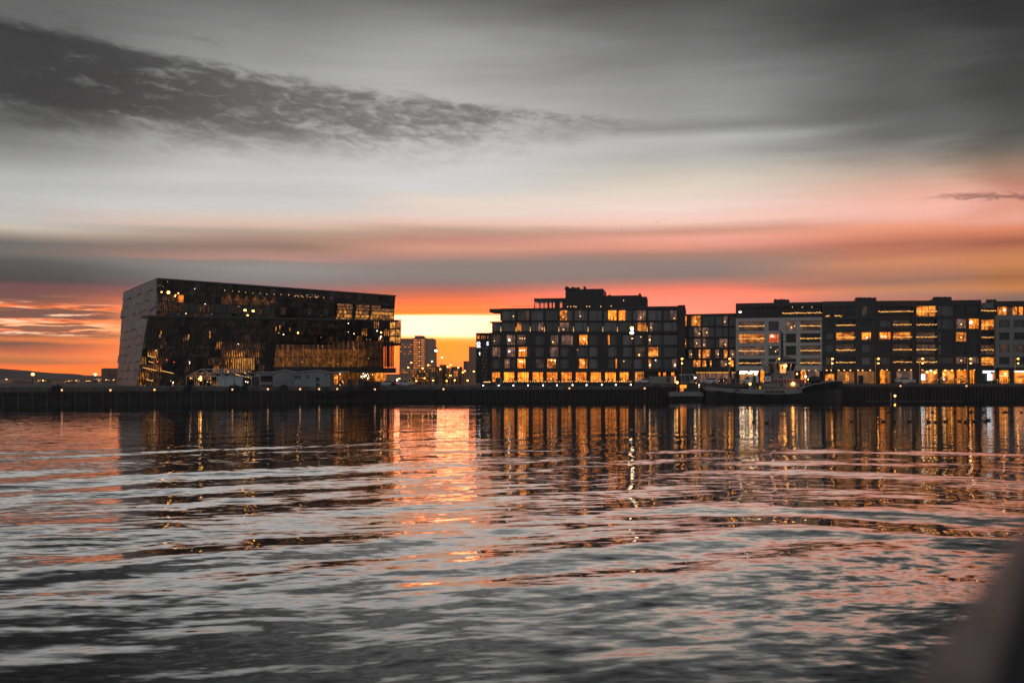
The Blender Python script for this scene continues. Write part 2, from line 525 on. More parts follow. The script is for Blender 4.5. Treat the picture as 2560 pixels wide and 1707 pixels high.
M['lattice_dim'] = window_mat('lattice_cell_dim', (0.22, 0.075, 0.02), (0.5, 0.19, 0.06), 0.12, 0.8, folds=0.4, furn=0.5)
M['hall_dark'] = window_mat('hall_cell_dark', (0.006, 0.005, 0.0045), (0.036, 0.020, 0.011), 0.12, 1.1, base=(0.004, 0.004, 0.0042), furn=0.5, fins=3, spec=0.14)
M['hall_faint'] = window_mat('hall_cell_faint', (0.09, 0.032, 0.012), (0.20, 0.08, 0.03), 0.25, 0.9, furn=0.7, fins=3, spec=0.15, base=(0.008, 0.007, 0.007))
M['hall_lit'] = window_mat('hall_cell_lit', (0.55, 0.16, 0.02), (0.95, 0.34, 0.06), 0.2, 1.0, furn=0.6, fins=3, spec=0.15, base=(0.008, 0.007, 0.007))
M['shop'] = window_mat('shop_window', (1.0, 0.22, 0.012), (1.5, 0.48, 0.06), 0.2, 1.2, folds=0.2)
M['ochre'] = window_mat('lit_shop_wall', (0.20, 0.068, 0.010), (0.32, 0.11, 0.018), 0.5, 0.95, base=(0.1, 0.08, 0.05), folds=0.05, furn=0.4)
def clear_glass():
    m = bpy.data.materials.new('clear_glass')
    m.use_nodes = True
    t = m.node_tree
    n = NT(t)
    t.nodes.remove(t.nodes['Principled BSDF'])
    tr = n.node('ShaderNodeBsdfTransparent')
    tr.inputs[0].default_value = (0.80, 0.78, 0.76, 1)
    gl = n.node('ShaderNodeBsdfGlossy')
    gl.inputs['Roughness'].default_value = 0.05
    mx = n.node('ShaderNodeMixShader')
    mx.inputs[0].default_value = 0.10
    n.link(tr.outputs[0], mx.inputs[1])
    n.link(gl.outputs[0], mx.inputs[2])
    n.link(mx.outputs[0], t.nodes['Material Output'].inputs['Surface'])
    return m
M['sunset_glass'] = clear_glass()
M['l_white'] = lamp_mat('lamp_white', (1.0, 0.74, 0.48), 10)
M['l_warm'] = lamp_mat('lamp_warm', (1.0, 0.38, 0.06), 14)
M['l_orange'] = lamp_mat('lamp_orange', (1.0, 0.42, 0.07), 9)
M['l_hall'] = lamp_mat('hall_lamp', (1.0, 0.48, 0.14), 1.3)
M['l_soft'] = lamp_mat('lamp_soft', (1.0, 0.48, 0.14), 3)
M['l_string'] = lamp_mat('fairy_light', (1.0, 0.42, 0.07), 2.6)
M['l_strip'] = lamp_mat('light_strip', (1.0, 0.45, 0.07), 1.4)
M['l_red'] = lamp_mat('lamp_red', (1.0, 0.05, 0.02), 4)
M['l_screen'] = lamp_mat('lit_screen', (0.86, 0.92, 1.0), 1.6)
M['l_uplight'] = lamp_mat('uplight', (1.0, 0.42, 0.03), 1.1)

# ================================================================== SETTING
GZ, PZ5 = 4.25, 5.0                                   # quay deck, street level on the right
A0, A1, B1 = Vector((-330.0, 48.5)), Vector((-42.0, 263.5)), Vector((36.0, 270.4))
C1 = Vector((420.0, 304.5))

# ------------------------------------------------------------------ water: one sheet of real waves round the boat, finer ripples in its material
def smooth(a, b, x):
    t = np.clip((x - a) / (b - a), 0, 1)
    return t * t * (3 - 2 * t)

_rng = np.random.default_rng(5)
def lowfreq(X, Y, lx, ly, seed):
    r = np.random.default_rng(seed)
    s = np.zeros_like(X)
    for i in range(7):
        th = r.uniform(0, 2 * np.pi)
        f = r.uniform(0.5, 1.4)
        s += np.sin(2 * np.pi * f * (np.cos(th) * X / lx + np.sin(th) * Y / ly) + r.uniform(0, 6.28))
    return s / 2.7

WC = Vector((12.0, 24.0))
def wave_height(X, Y, cell):
    h = np.zeros_like(X)
    def comp(phase, lam, slope, env):
        fade = smooth(0.30, 0.14, cell / lam)
        return np.sin(phase) * slope * lam / (2 * np.pi) * env * fade
    r = np.random.default_rng(11)
    w1 = lowfreq(X, Y, 26, 30, 1)
    w2 = lowfreq(X, Y, 22, 24, 2)
    near = smooth(150, 45, Y)
    left = smooth(26, -4, X - 0.12 * Y)
    right = 1 - left
    # a boat's wake running away to the left: crests from near left to far right
    for lam, sl, ang in ((9.5, .030, -50), (6.8, .026, -57), (4.9, .015, -62), (3.4, .008, -48), (2.5, .005, -68)):
        a = math.radians(ang + r.uniform(-4, 4))
        env = near * (0.25 + 0.75 * left) * np.clip(0.65 + 0.6 * lowfreq(X, Y, lam * 6, lam * 7, int(lam * 10)), 0, 1.5)
        h += comp(2 * np.pi / lam * (math.cos(a) * X + math.sin(a) * Y) + 1.5 * w1 + r.uniform(0, 6.28), lam, sl, env)
    # rings spreading from the churned water on the right
    R = np.hypot(X - WC.x, Y - WC.y)
    for lam, sl in ((12.0, .036), (7.4, .024), (4.2, .013), (2.4, .007)):
        env = smooth(95, 45, R) * (0.2 + 0.8 * right) * np.clip(0.65 + 0.6 * lowfreq(X, Y, lam * 7, lam * 6, int(lam * 17)), 0, 1.5)
        h += comp(2 * np.pi / lam * R + 1.3 * w2 + r.uniform(0, 6.28), lam, sl, env)
    # general chop, longer crested across the view
    for i in range(14):
        lam = 0.9 * 1.22 ** i
        if lam > 9:
            break
        a = math.radians(-90 + r.normal(0, 22))
        env = smooth(190, 30, Y) * np.clip(0.7 + 0.5 * lowfreq(X, Y, lam * 5, lam * 6, 100 + i), 0, 1.4)
        h += comp(2 * np.pi / lam * (math.cos(a) * X + math.sin(a) * Y) + 0.9 * w1 + r.uniform(0, 6.28), lam, .0048, env)
    return h

def make_water():
    rows = H * F / np.linspace(790, 30, 640)            # even steps down the picture
    near = np.concatenate([[0.6], np.linspace(1.2, 17.0, 90)])
    rr = np.concatenate([near[near < rows[0]], rows, [520, 640]])
    fine = np.radians(np.linspace(-52, 52, 1260))
    coarse = np.radians(np.linspace(52, 308, 60))[1:-1]
    th = np.concatenate([fine, coarse])
    RR, TH = np.meshgrid(rr, th, indexing='ij')
    X, Y = RR * np.sin(TH), RR * np.cos(TH)
    cell = np.maximum(np.gradient(rr)[:, None] * np.ones_like(TH), RR * np.radians(104 / 1260))
    Z = wave_height(X, Y, cell) * smooth(51.5, 40, np.degrees(np.abs(np.where(TH > math.pi, TH - 2 * math.pi, TH))))
    n, m = RR.shape
    idx = np.arange(n * m).reshape(n, m)
    nx = np.roll(idx, -1, axis=1)
    q = np.stack([idx[:-1], nx[:-1], nx[1:], idx[1:]], -1).reshape(-1, 4)
    me = bpy.data.meshes.new('water')
    v = np.stack([X, Y, Z], -1).reshape(-1, 3)
    c = len(v)
    me.vertices.add(c + 1)
    me.vertices.foreach_set('co', np.concatenate([v.ravel(), [0, 0, 0]]))
    tri = np.stack([idx[0], np.full(m, c), nx[0]], -1)
    loops = np.concatenate([q.ravel(), tri.ravel()])
    me.loops.add(len(loops))
    me.loops.foreach_set('vertex_index', loops.astype(np.int32))
    nf = len(q) + len(tri)
    me.polygons.add(nf)
    st = np.concatenate([np.arange(len(q)) * 4, len(q) * 4 + np.arange(len(tri)) * 3])
    me.polygons.foreach_set('loop_start', st.astype(np.int32))
    me.polygons.foreach_set('use_smooth', np.ones(nf, bool))
    me.update(calc_edges=True)
    me.validate()
    o = bpy.data.objects.new('water', me)
    link(o, None, Matrix.Identity(4))
    return tag(o, kind='structure')

def water_mat():
    m = bpy.data.materials.new('harbour_water')
    m.use_nodes = True
    t = m.node_tree
    b = t.nodes['Principled BSDF']
    b.inputs['Base Color'].default_value = (0.006, 0.008, 0.010, 1)
    b.inputs['Roughness'].default_value = 0.035
    b.inputs['IOR'].default_value = 1.5
    n = NT(t)
    g = n.node('ShaderNodeNewGeometry')
    x, y, z = n.sep(g.outputs['Position'])
    # calm patches and ruffled streaks
    patch = n.noise(n.xyz(x * 0.012, y * 0.055, 0), 1.0, 3, 0.55)
    ruff = n.step(0.36, 0.66, patch)
    calm = n.step(150, 40, y)
    amp = ((0.36 + 0.62 * ruff) * (0.55 + 0.65 * n.step(95, 175, y))) + calm * (0.52 + 0.10 * ruff)
    # ripples long crested across the view on the left, ringing round the wake on the right
    rx, ry = x - WC.x, y - WC.y
    rad = n.math('SQRT', rx * rx + ry * ry)
    ang = n.math('ARCTAN2', rx, ry)
    wl = n.step(-6.0, 16.0, x - y * 0.12)
    big = n.noise(n.xyz(x * 0.07, y * 0.07, 3.3), 1.0, 2, 0.5) - 0.5
    ca, sa = math.cos(math.radians(17)), math.sin(math.radians(17))
    ul = x * ca + y * sa
    vl = y * ca - x * sa + big * 5
    rA = n.noise(n.xyz(ul * 0.42, vl * 1.55, 1.0), 1.0, 3.0, 0.56) - 0.5
    rB = n.noise(n.xyz(ang * 9.0, rad * 1.55 + big * 5, 2.0), 1.0, 3.0, 0.56) - 0.5
    rip = rA + (rB - rA) * wl
    finey = n.noise(n.xyz(x * 1.6, y * 3.6, 5.0), 1.0, 2, 0.5) - 0.5
    finex = n.noise(n.xyz(x * 2.2, y * 2.0, 8.0), 1.0, 2, 0.5) - 0.5
    sy = (rip * 0.23 + finey * 0.10) * amp
    sx = (finex * 0.03 + rip * (0.04 - wl * 0.04)) * amp
    # lapping ripples lean on one side: the slopes that face away over the water are hidden behind the crests
    gx, gy, gz = n.sep(g.outputs['Normal'])
    lean = 2.7 / n.math('MAXIMUM', y, 12.0) * n.step(230, 70, y)
    s = sy * -1.0 - gy + lean
    sl = n.math('ABSOLUTE', s) - lean + n.step(120, 215, y) * 0.007
    vec = n.node('ShaderNodeVectorMath', operation='ADD')
    n.put(vec.inputs[0], n.xyz(gx + sx, sl * -1.0, 1.0))
    vec.inputs[1].default_value = (0, 0, 0)
    nv = n.node('ShaderNodeVectorMath', operation='NORMALIZE')
    n.link(vec.outputs[0], nv.inputs[0])
    # mirror strength climbs steeply toward grazing sight lines, as still water does
    t.nodes.remove(b)
    fr = n.node('ShaderNodeFresnel')
    fr.inputs['IOR'].default_value = 1.4
    n.link(nv.outputs[0], fr.inputs['Normal'])
    k = n.ramp(fr.outputs[0], [(0.0, (0.02,) * 3), (0.10, (0.05,) * 3), (0.20, (0.17,) * 3), (0.33, (0.64,) * 3), (0.46, (0.90,) * 3), (0.66, (0.95,) * 3), (1.0, (1.0,) * 3)])
    gl = n.node('ShaderNodeBsdfGlossy')
    gl.inputs['Roughness'].default_value = 0.03
    n.link(nv.outputs[0], gl.inputs['Normal'])
    df = n.node('ShaderNodeBsdfDiffuse')
    df.inputs['Color'].default_value = (0.010, 0.012, 0.014, 1)
    mx = n.node('ShaderNodeMixShader')
    n.put(mx.inputs[0], k)
    n.link(df.outputs[0], mx.inputs[1])
    n.link(gl.outputs[0], mx.inputs[2])
    n.link(mx.outputs[0], t.nodes['Material Output'].inputs['Surface'])
    return m

M['water'] = water_mat()
water = make_water()
water.data.materials.append(M['water'])

# ------------------------------------------------------------------ land
def sheet(name, pts, z, m):
    return tag(MB().add([(p[0], p[1], z) for p in pts], [tuple(range(len(pts)))]).build(name, m), kind='structure')
sheet('ground', [(A0.x - 0.6, A0.y + 1.2), (A1.x, A1.y + 0.6), (B1.x, B1.y + 0.6), (C1.x, C1.y + 0.6), (1480, 400), (1480, 2240), (-1480, 2240), (-1480, 60)], GZ, M['asphalt'])
# street level on the right and the hotel's raised forecourt
plz = MB().prism([(36.0, 271.0), (430, 305.9), (430, 620), (-9.5, 620), (-9.5, 297.0), (36.0, 293.5)], GZ + 0.004, PZ5, axis='y')
plz.v = [(a, c, b) for a, b, c in plz.v]
tag(plz.build('pavement', M['paving']), kind='structure')
hills = MB()
hp = [(-1400, 0), (-1000, 905), (-420, 905), (0, 921), (55, 926), (85, 927), (130, 932), (170, 934), (205, 939), (225, 938), (260, 941), (330, 944), (460, 946), (900, 950), (1300, 951), (2000, 950), (2900, 940), (3400, 950)]
YH = 1550
top = [(PX(px, YH), YH + 30 * math.sin(i * 2.1), max(PZ(py, YH), GZ + 1)) for i, (px, py) in enumerate(hp) if i]
foot = [(x, YH - 450, GZ - 0.5) for x, y, z in top]
rear = [(x * 1.2, YH + 600, GZ - 0.5) for x, y, z in top]
k = len(top)
hills.add(foot + top + rear, [(i, i + 1, k + i + 1, k + i) for i in range(k - 1)] + [(k + i, k + i + 1, 2 * k + i + 1, 2 * k + i) for i in range(k - 1)])
tag(hills.build('hills', M['hill'], smooth=True), kind='structure')

# ------------------------------------------------------------------ quay walls with their piles, caps and fender timbers
def quay(a, b, ztop, label, pile_gap, pile_w, m_pile, waler, u_vis=(0, 1e9)):
    d = (b - a)
    L = d.length
    d.normalize()
    n = Vector((d.y, -d.x))
    if n.y > 0:
        n = -n
    t = thing('quay_wall', label, 'quay wall', (a.x, a.y, 0))
    def bx(name, m, u0, u1, z0, z1, o0, o1):
        c = a + d * (u0 + u1) / 2 + n * (o0 + o1) / 2
        return ubox(name, m, t, (c.x, c.y, (z0 + z1) / 2), (d.x * (u1 - u0), d.y * (u1 - u0), 0), (n.x * (o1 - o0), n.y * (o1 - o0), 0), (0, 0, z1 - z0))
    bx('wall_face', M['pile'], 0, L, -2.5, ztop - 0.9, -0.55, 0.0)
    bx('cap_beam', M['concrete'], 0, L, ztop - 0.9, ztop, -0.62, 0.22)
    if waler:
        u = max(0, u_vis[0])
        while u < min(L, u_vis[1]):
            w = random.uniform(5, 13)
            bx('fender_timber', M['timber'], u + 0.08, min(u + w, L), ztop - 1.25 + random.uniform(-.05, .05), ztop - 0.95, 0.0, 0.34)
            u += w
    u = max(0, u_vis[0])
    while u < min(L, u_vis[1]):
        bx('pile', m_pile, u, u + pile_w, -2.5, ztop - 0.97, 0.0, 0.24 + random.uniform(0, 0.06))
        u += pile_gap
    return t, d, n
qa = quay(A0, A1, GZ, 'long dark timber-faced pier wall below the glass concert hall', 2.9, 0.42, M['timber'], True, (200, 1e9))
qb = quay(A1, B1, GZ, 'brownish sheet-piled quay wall below the open gap and the hotel', 1.05, 0.55, M['pile'], False)
qc = quay(B1, C1, PZ5, 'black sheet-piled quay wall below the apartment street', 1.05, 0.55, M['pile'], False, (0, 118))

# ================================================================== CONCERT HALL
def lerp(a, b, t):
    return a + (b - a) * t

def concert_hall():
    U = Fac(393, 330, 990, 392)
    base = U.pt(0, 0, GZ)
    t = thing('concert_hall', 'wide black glass concert hall with a grey quilted side wall', 'concert hall', base)
    d, n = U.d, U.n
    # --- solid volumes
    tl, tr = U.hit(393, 698), U.hit(990, 741)
    bl, br = U.hit(391, 800), U.hit(984, 812)
    sC = P(309, 733, 379)
    sB = Vector((PX(293, 376), 376, GZ - 0.6))
    sR = Vector((PX(374, 330.5), 330.5, GZ - 0.6))
    back = Vector((-n.x, -n.y, 0)) * 46
    rb = tr + back
    rb.z = sC.z - 0.4
    brb = Vector((br.x, br.y, 0)) + back
    core = MB()
    ins = Vector((-n.x, -n.y, 0)) * 0.5
    sI = (Vector((d.x, d.y, 0))) * 0.5
    f0, f1, f2, f3 = tl + ins + sI, tr + ins, Vector((br.x, br.y, GZ - .6)) + ins, sR + ins + sI
    f2 = Vector((br.x + ins.x, br.y + ins.y, br.z - 6))
    g3 = sB + sI
    core.hexa([f0, f1, f2, Vector((f3.x, f3.y, f3.z))], [sC + sI - Vector((0, 0, .3)), rb - Vector((0, 0, .3)), Vector((brb.x, brb.y, GZ)), g3])
    core.build('core_volume', M['glass_black'], t)
    # parapet round the roof
    rf = MB()
    rim = [tl, tr, rb, sC]
    up = Vector((0, 0, 0.45))
    for a, b in zip(rim, rim[1:] + rim[:1]):
        w = (b - a).normalized().cross(Vector((0, 0, 1))) * 0.5
        rf.hexa([a - up * .2, b - up * .2, b - up * .2 - w, a - up * .2 - w], [a + up, b + up, b + up - w, a + up - w])
    rf.build('parapet', M['black'], t)
    # --- the grey quilted side wall, panel by panel
    L = Fac(370, 322, 1003, 384)
    def lx(u, v):
        left = lerp(370, 341, v)
        right = lerp(1003, 1000, v)
        return (lerp(left, right, u), lerp(793.5 + 10.5 * u, 969, v))
    def lq(u0, u1, v0, v1):
        return [lx(u0, v0), lx(u1, v0), lx(u1, v1), lx(u0, v1)]
    Umid = U.hit(391, 793)
    A, B = sC, tl                         # top edge from far to near
    Cb, Db = sB, sR                       # bottom edge
    rows, cols_ = 12, 8
    nrm = (B - A).cross(Cb - A).normalized()
    if nrm.y > 0:
        nrm = -nrm
    rnd = random.Random(3)
    def sidept(u, v, off):
        if v < 0.36:
            right = lerp(B, Umid, v / 0.36)
        else:
            right = L.hit(*lx(0, (v - 0.36) / 0.64 * 0.999 + 0.001), 0)
        p = lerp(lerp(A, Cb, v), right, u)
        return p + nrm * off
    vb = [0, .09, .18, .27, .36, .44, .52, .60, .68, .76, .84, .92, 1.0]
    bp = MB()
    for r in range(rows):
        va, vz = (vb[r] if r != 4 else .3605), (vb[r + 1] if r != 3 else .3595)
        qf = [sidept(0, va, -.1), sidept(1, va, -.1), sidept(1, vz, -.1), sidept(0, vz, -.1)]
        bp.hexa(qf, [p - nrm * .3 for p in qf])
    bp.build('side_backing', M['harpa_panel'], t)
    for r in range(rows):
        edge = [0.0]
        while edge[-1] < 0.93:
            edge.append(edge[-1] + rnd.uniform(0.065, 0.115))
        edge[-1] = 1.0
        wob = [rnd.uniform(-0.011, 0.011) for _ in edge]
        for c in range(len(edge) - 1):
            u0, u1 = edge[c] + 0.0005, edge[c + 1] - 0.0005
            v0, v1 = vb[r] + 0.0003, vb[r + 1] - 0.0006
            if r == 4:
                v0 = 0.3605
            elif r == 3:
                v1 = 0.3595
            w0 = 0.012 * math.sin(u0 * 21 + r * 1.3)
            w1 = 0.012 * math.sin(u1 * 21 + r * 1.3)
            m0 = 0.0 if r in (0, 4) else 1.0
            m1 = 0.0 if r in (3, rows - 1) else 1.0
            o = [rnd.uniform(0.05, 0.20) for _ in range(4)]
            if rnd.random() < 0.22:
                o[0] += 0.35
                o[3] += 0.35
            fr = [sidept(u0, v0 + w0 * m0, o[0]), sidept(u1, v0 + w1 * m0, o[1]), sidept(u1, v1 + w1 * m1, o[2] + .1), sidept(u0, v1 + w0 * m1, o[3] + .1)]
            bk = [sidept(u0, v0 + w0 * m0, -.2), sidept(u1, v0 + w1 * m0, -.2), sidept(u1, v1 + w1 * m1, -.2), sidept(u0, v1 + w0 * m1, -.2)]
            MB().hexa(fr, bk).build('facade_panel', M['harpa_panel'], t)
    # --- a pane helper for sloping facade grids
    def pane(name, mt, Fc, quad, off=0.06, jit=0.10, thick=0.3, gap=0.10, parent=t):
        pts = [Fc.hit(x, y, off) for x, y in quad]
        cx = sum(pts, Vector()) / 4
        fr, bk = [], []
        for p in pts:
            q = cx + (p - cx) * (1 - gap)
            j = rnd.uniform(-jit, jit)
            nn = Vector((Fc.n.x, Fc.n.y, 0))
            fr.append(q + nn * j)
            bk.append(q - nn * thick)
        return MB().hexa(fr, bk).build(name, mt, parent)
    # --- upper block front
    def uq(u0, u1, v0, v1):
        f = lambda u, v: (393 + u * 595 - (1 - u) * 2 * v - u * 6 * v, lerp(700 + 43 * u, 794 + 11.5 * u, v))
        return [f(u0, v0), f(u1, v0), f(u1, v1), f(u0, v1)]
    ncol = 44
    vr = [0.0, 0.20, 0.36, 0.57, 0.83, 1.0]
    for c in range(ncol):
        u0, u1 = c / ncol, (c + 1) / ncol
        um = (u0 + u1) / 2
        for r in range(5):
            ks = 'glass_black'
            x = rnd.random()
            if um > 0.755 and r >= 2:
                continue                      # the lit lattice end is built below
            if r == 3 and um < 0.50:
                ks = 'glass_mid' if 0.06 < um < 0.50 and x < 0.75 else 'hall_faint'
            elif r == 4 and um < 0.50:
                ks = 'hall_faint' if x < 0.35 else 'glass_dark'
            elif r == 2 and 0.085 < um < 0.125:
                ks = 'bright'
            elif r == 2 and (0.012 < um < 0.08):
                ks = 'hall_faint'
            elif r == 2 and 0.27 < um < 0.47:
                ks = 'hall_faint' if c % 3 else 'amber'
            elif r in (3, 4) and 0.5 < um < .6:
                ks = 'amber_dark' if x < .15 else 'glass_black'
            elif x < 0.05:
                ks = 'glass_mid'
            elif x < 0.85:
                ks = 'hall_dark'
            pane('pane', M[ks], U, uq(u0, u1, vr[r], vr[r + 1]), gap=0.05 if r != 3 else 0.08)
    # lit end: slanting slim cells of two glass skins
    nlat = 30
    for c in range(nlat):
        u0 = lerp(0.762, 1.0, c / nlat)
        u1 = lerp(0.762, 1.0, (c + 1) / nlat)
        if c in (8, 9, 17):
            pane('pane', M['glass_black'], U, uq(u0, u1, 0.36, 1.0))
            continue
        edgev = [0.36, 0.47, 0.60, 0.74, 0.87, 1.0]
        for r in range(5):
            if r == 0 and c > 22:
                ks = 'glass_black'
            elif r < 2:
                ks = 'lattice_dim'
            else:
                ks = 'lattice' if rnd.random() < (0.75 if r > 2 or c > 19 else 0.45) else 'lattice_dim'
            q = uq(u0, u1, edgev[r], edgev[r + 1])
            sl = 1.3 if r % 2 else -1.3
            q = [(q[0][0] + sl, q[0][1]), (q[1][0] + sl, q[1][1]), q[2], q[3]]
            pane('lattice_cell', M[ks], U, q, gap=0.22, jit=0.25)
    # small lights behind the upper glass
    def lamp(px, py, r, mt, Fc=U, off=0.55):
        p = Fc.hit(px, py, off)
        MB().ball((0, 0, 0), r * .8, 8, 5).build('lamp', M['l_hall' if mt == 'l_soft' else mt], t, world=Matrix.Translation(p))
    lamp(421, 731, 0.62, 'l_warm')
    for px, py, r, k in ((404, 730, .26, 'l_warm'), (439, 738, .22, 'l_orange'), (446, 733, .24, 'l_orange'), (437, 741, .2, 'l_orange'), (419, 704, .13, 'l_soft'), (400, 713, .12, 'l_soft'), (408, 716, .12, 'l_soft'),
                         (409, 757, .1, 'l_soft'), (487, 722, .1, 'l_white'), (513, 760, .12, 'l_white'), (597, 766, .16, 'l_soft'), (446, 785, .1, 'l_soft'), (465, 784, .12, 'l_white'), (529, 785, .12, 'l_soft'),
                         (626, 824, .16, 'l_white'), (658, 826, .14, 'l_white'), (774, 782, .1, 'l_soft'), (803, 788, .1, 'l_soft')):
        lamp(px, py, r, k)
    for i in range(16):
        u = 563 + i * 17.5
        lamp(u + rnd.uniform(-2, 2), 727 + i * 1.25 + rnd.uniform(-1, 1), rnd.uniform(.11, .22), 'l_soft')
    for i in range(26):
        lamp(rnd.uniform(735, 800), 739 + rnd.uniform(-2, 5), rnd.uniform(.07, .13), 'l_soft')
    for i in range(6):
        x = 564 + i * 22.5
        q = [(x + 7, 733 + i * 2.2), (x + 8, 733 + i * 2.2), (x + 16, 750 + i * 1.4), (x, 749.5 + i * 1.4)]
        pane('lit_ceiling', M['amber'], U, q, off=0.42, jit=0, gap=0.02)  # triangular glow behind the glass, shaped as an emissive pane
    # --- lower block, leaning out toward the water
    nn = Vector((n.x, n.y, 0))
    vol = MB()
    back9 = Vector((sC.x - tl.x, sC.y - tl.y, 0)).normalized() * 9 + Vector((d.x, d.y, 0)) * .8
    lf = [L.hit(*lx(0, 0), -.4), L.hit(*lx(1, 0), -.4), L.hit(*lx(1, .36), -.4), L.hit(*lx(0.515, .36), -.4), L.hit(*lx(0.515, 1), -.4), L.hit(*lx(0, 1), -.4)]
    vol.hexa([lf[0], lf[1], lf[2], L.hit(*lx(0, .36), -.4)], [p + back9 for p in (lf[0], lf[1], lf[2], L.hit(*lx(0, .36), -.4))])
    vol.hexa([L.hit(*lx(0, .3605), -.4), lf[3], lf[4], lf[5]], [p + back9 for p in (L.hit(*lx(0, .3605), -.4), lf[3], lf[4], lf[5])])
    vol.build('lower_volume', M['glass_black'], t)
    # ledge that catches the sky on top of the lower block
    e0, e1 = L.hit(369, 792.5, .35), L.hit(1004, 803, .35)
    MB().hexa([e0, e1, e1 - nn * 6, e0 - nn * 6], [p + Vector((0, 0, .55)) for p in (e0, e1, e1 - nn * 6, e0 - nn * 6)]).build('ledge', M['slate_clad'], t)
    NC, NR = 46, 9
    for c in range(NC):
        for r in range(NR):
            u0, u1, v0, v1 = c / NC, (c + 1) / NC, r / NR, (r + 1) / NR
            px, py = lx((u0 + u1) / 2, (v0 + v1) / 2)
            if px > 668 and py > 852:
                continue
            x = rnd.random()
            ks = 'glass_black' if x < 0.12 else 'hall_faint' if x > 0.93 and r > 1 else ('hall_dark' if x < 0.985 else 'glass_mid')
            if px < 402 and py > 868:
                ks = 'hall_lit' if x < 0.6 else ('hall_faint' if x < 0.85 else 'glass_black')
            elif px < 470 and py > 893 and py < 935:
                ks = 'hall_faint' if x < 0.6 else 'glass_black'
            elif 560 < px < 628 and 878 < py < 925:
                ks = 'hall_lit'
            elif 525 < px < 655 and 855 < py < 925:
                ks = 'hall_faint' if x < 0.65 else ('hall_lit' if x < .8 else 'glass_black')
            elif py > 940 and 470 < px < 550:
                ks = 'hall_lit' if x < 0.4 else 'glass_black'
            elif px > 880 and py < 850:
                ks = 'hall_lit' if x < (px - 880) / 160 else 'glass_black'
            if px > 975 and py < 850:
                ks = 'lattice'  # sky light through the end cells put in as a glow
            pane('facade_cell', M[ks], L, lq(u0, u1, v0, v1), gap=0.07 if px < 975 else .2, jit=0.05)
    # projecting end of the lower block: its last cells glow for the sunset
    for r in range(5):
        for c in range(2):
            y0 = 805 + r * 10.5
            x0 = 1001 + c * 1.2
    for px, py, r, k in ((403, 832, .2, 'l_orange'), (472, 842, .3, 'l_orange'), (525, 834, .3, 'l_orange'), (525, 841, .25, 'l_orange'), (469, 847, .14, 'l_soft'), (400, 840, .16, 'l_orange'),
                         (394, 904, .2, 'l_red'), (417, 900, .14, 'l_red'), (435, 905, .14, 'l_red'), (474, 905, .14, 'l_white'), (474, 909, .1, 'l_white'), (427, 952, .2, 'l_soft'), (433, 956, .2, 'l_white'),
                         (432, 960, .16, 'l_orange'), (596, 860, .14, 'l_white'), (745, 832, .34, 'l_warm'), (690, 822, .3, 'l_orange'), (700, 819, .26, 'l_orange'), (697, 832, .2, 'l_soft'), (709, 836, .16, 'l_white'),
                         (725, 824, .2, 'l_orange'), (803, 843, .13, 'l_soft'), (885, 834, .14, 'l_white'), (871, 808, .16, 'l_white'), (871, 830, .12, 'l_white'), (943, 827, .2, 'l_white'), (953, 831, .34, 'l_warm'),
                         (952, 841, .24, 'l_white'), (951, 846, .2, 'l_white'), (949, 855, .22, 'l_white'), (916, 848, .14, 'l_soft'), (925, 849, .14, 'l_soft'), (379, 896, .12, 'l_soft'), (388, 892, .16, 'l_orange'),
                         (368, 948, .16, 'l_orange'), (382, 950, .14, 'l_soft'), (390, 876, .1, 'l_white')):
        if k == 'l_orange':               # a lit room edge seen through one slim cell
            hgt = 3.0 + r * 22
            pane('lit_sliver', M['lattice'], L, [(px - 1.1, py - hgt * .6), (px + 1.1, py - hgt * .6), (px + .8, py + hgt * .5), (px - 1.3, py + hgt * .5)], off=.3, jit=0, gap=0, thick=.1)
        else:
            lamp(px, py, r, k, L, 0.35)
    for i in range(7):                    # lit edges of floors seen through the cells
        for y, x0, x1, kk in ((889 + i, 370, 386, 0), (903, 372, 384, 1), (918, 358, 392, 2), (948, 366, 382, 3), (963, 360, 380, 4), (926, 404, 434, 5), (935, 588, 632, 6)):
            if kk == i:
                q = [(x0, y), (x1, y + (x1 - x0) * .22), (x1, y + (x1 - x0) * .22 + 1.2), (x0, y + 1.2)]
                pane('lit_floor_edge', M['l_strip'], L, q, off=0.30, jit=0, gap=0, thick=0.1)
    for i in range(10):
        x = 583 + i * 5.6
        q = [(x, 895 + (i % 3)), (x + 2.6, 895 + (i % 3)), (x + 2.2, 919 + i * .6), (x - .4, 919 + i * .6)]
        pane('lit_fin', M['lattice'], L, q, off=0.32, jit=0, gap=0, thick=0.1)
    # --- the amber foyer behind tall glass, its slab and the recessed ground floor
    Fo = Fac(668, 352, 985, 379)
    nf = 25
    for c in range(nf):
        x0, x1 = lerp(670, 984, c / nf), lerp(670, 984, (c + 1) / nf)
        dark = c > 19
        for y0, y1, ks in ((853, 873, 'amber_dark'), (873, 893, 'amber' if not dark else 'amber_dark'), (893.8, 917, 'amber' if not dark else 'amber_dark')):
            if c > 22:
                ks = 'sunset_glass'
            Fo.box('foyer_pane', M[ks], t, x0 + .25, y0, x1 - .25, y1, -.2, 0)
        Fo.box('mullion', M['lattice_dim'] if 1 < c < 20 else M['dark_metal'], t, x0 - .3, 853, x0 + .3, 931, 0.0, .35)  # lamplight on the foyer mullions put in as emission
    for c in range(10):                                  # glowing discs shaped as pools of light on the foyer's back wall
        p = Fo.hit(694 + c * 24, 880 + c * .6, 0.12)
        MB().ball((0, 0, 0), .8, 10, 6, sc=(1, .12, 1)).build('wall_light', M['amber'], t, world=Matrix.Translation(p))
    for px, py in ((755, 905), (824, 906), (844, 910), (877, 908), (921, 896), (806, 866), (884, 868), (886, 873)):
        lamp(px, py, .17, 'l_soft', Fo, .3)
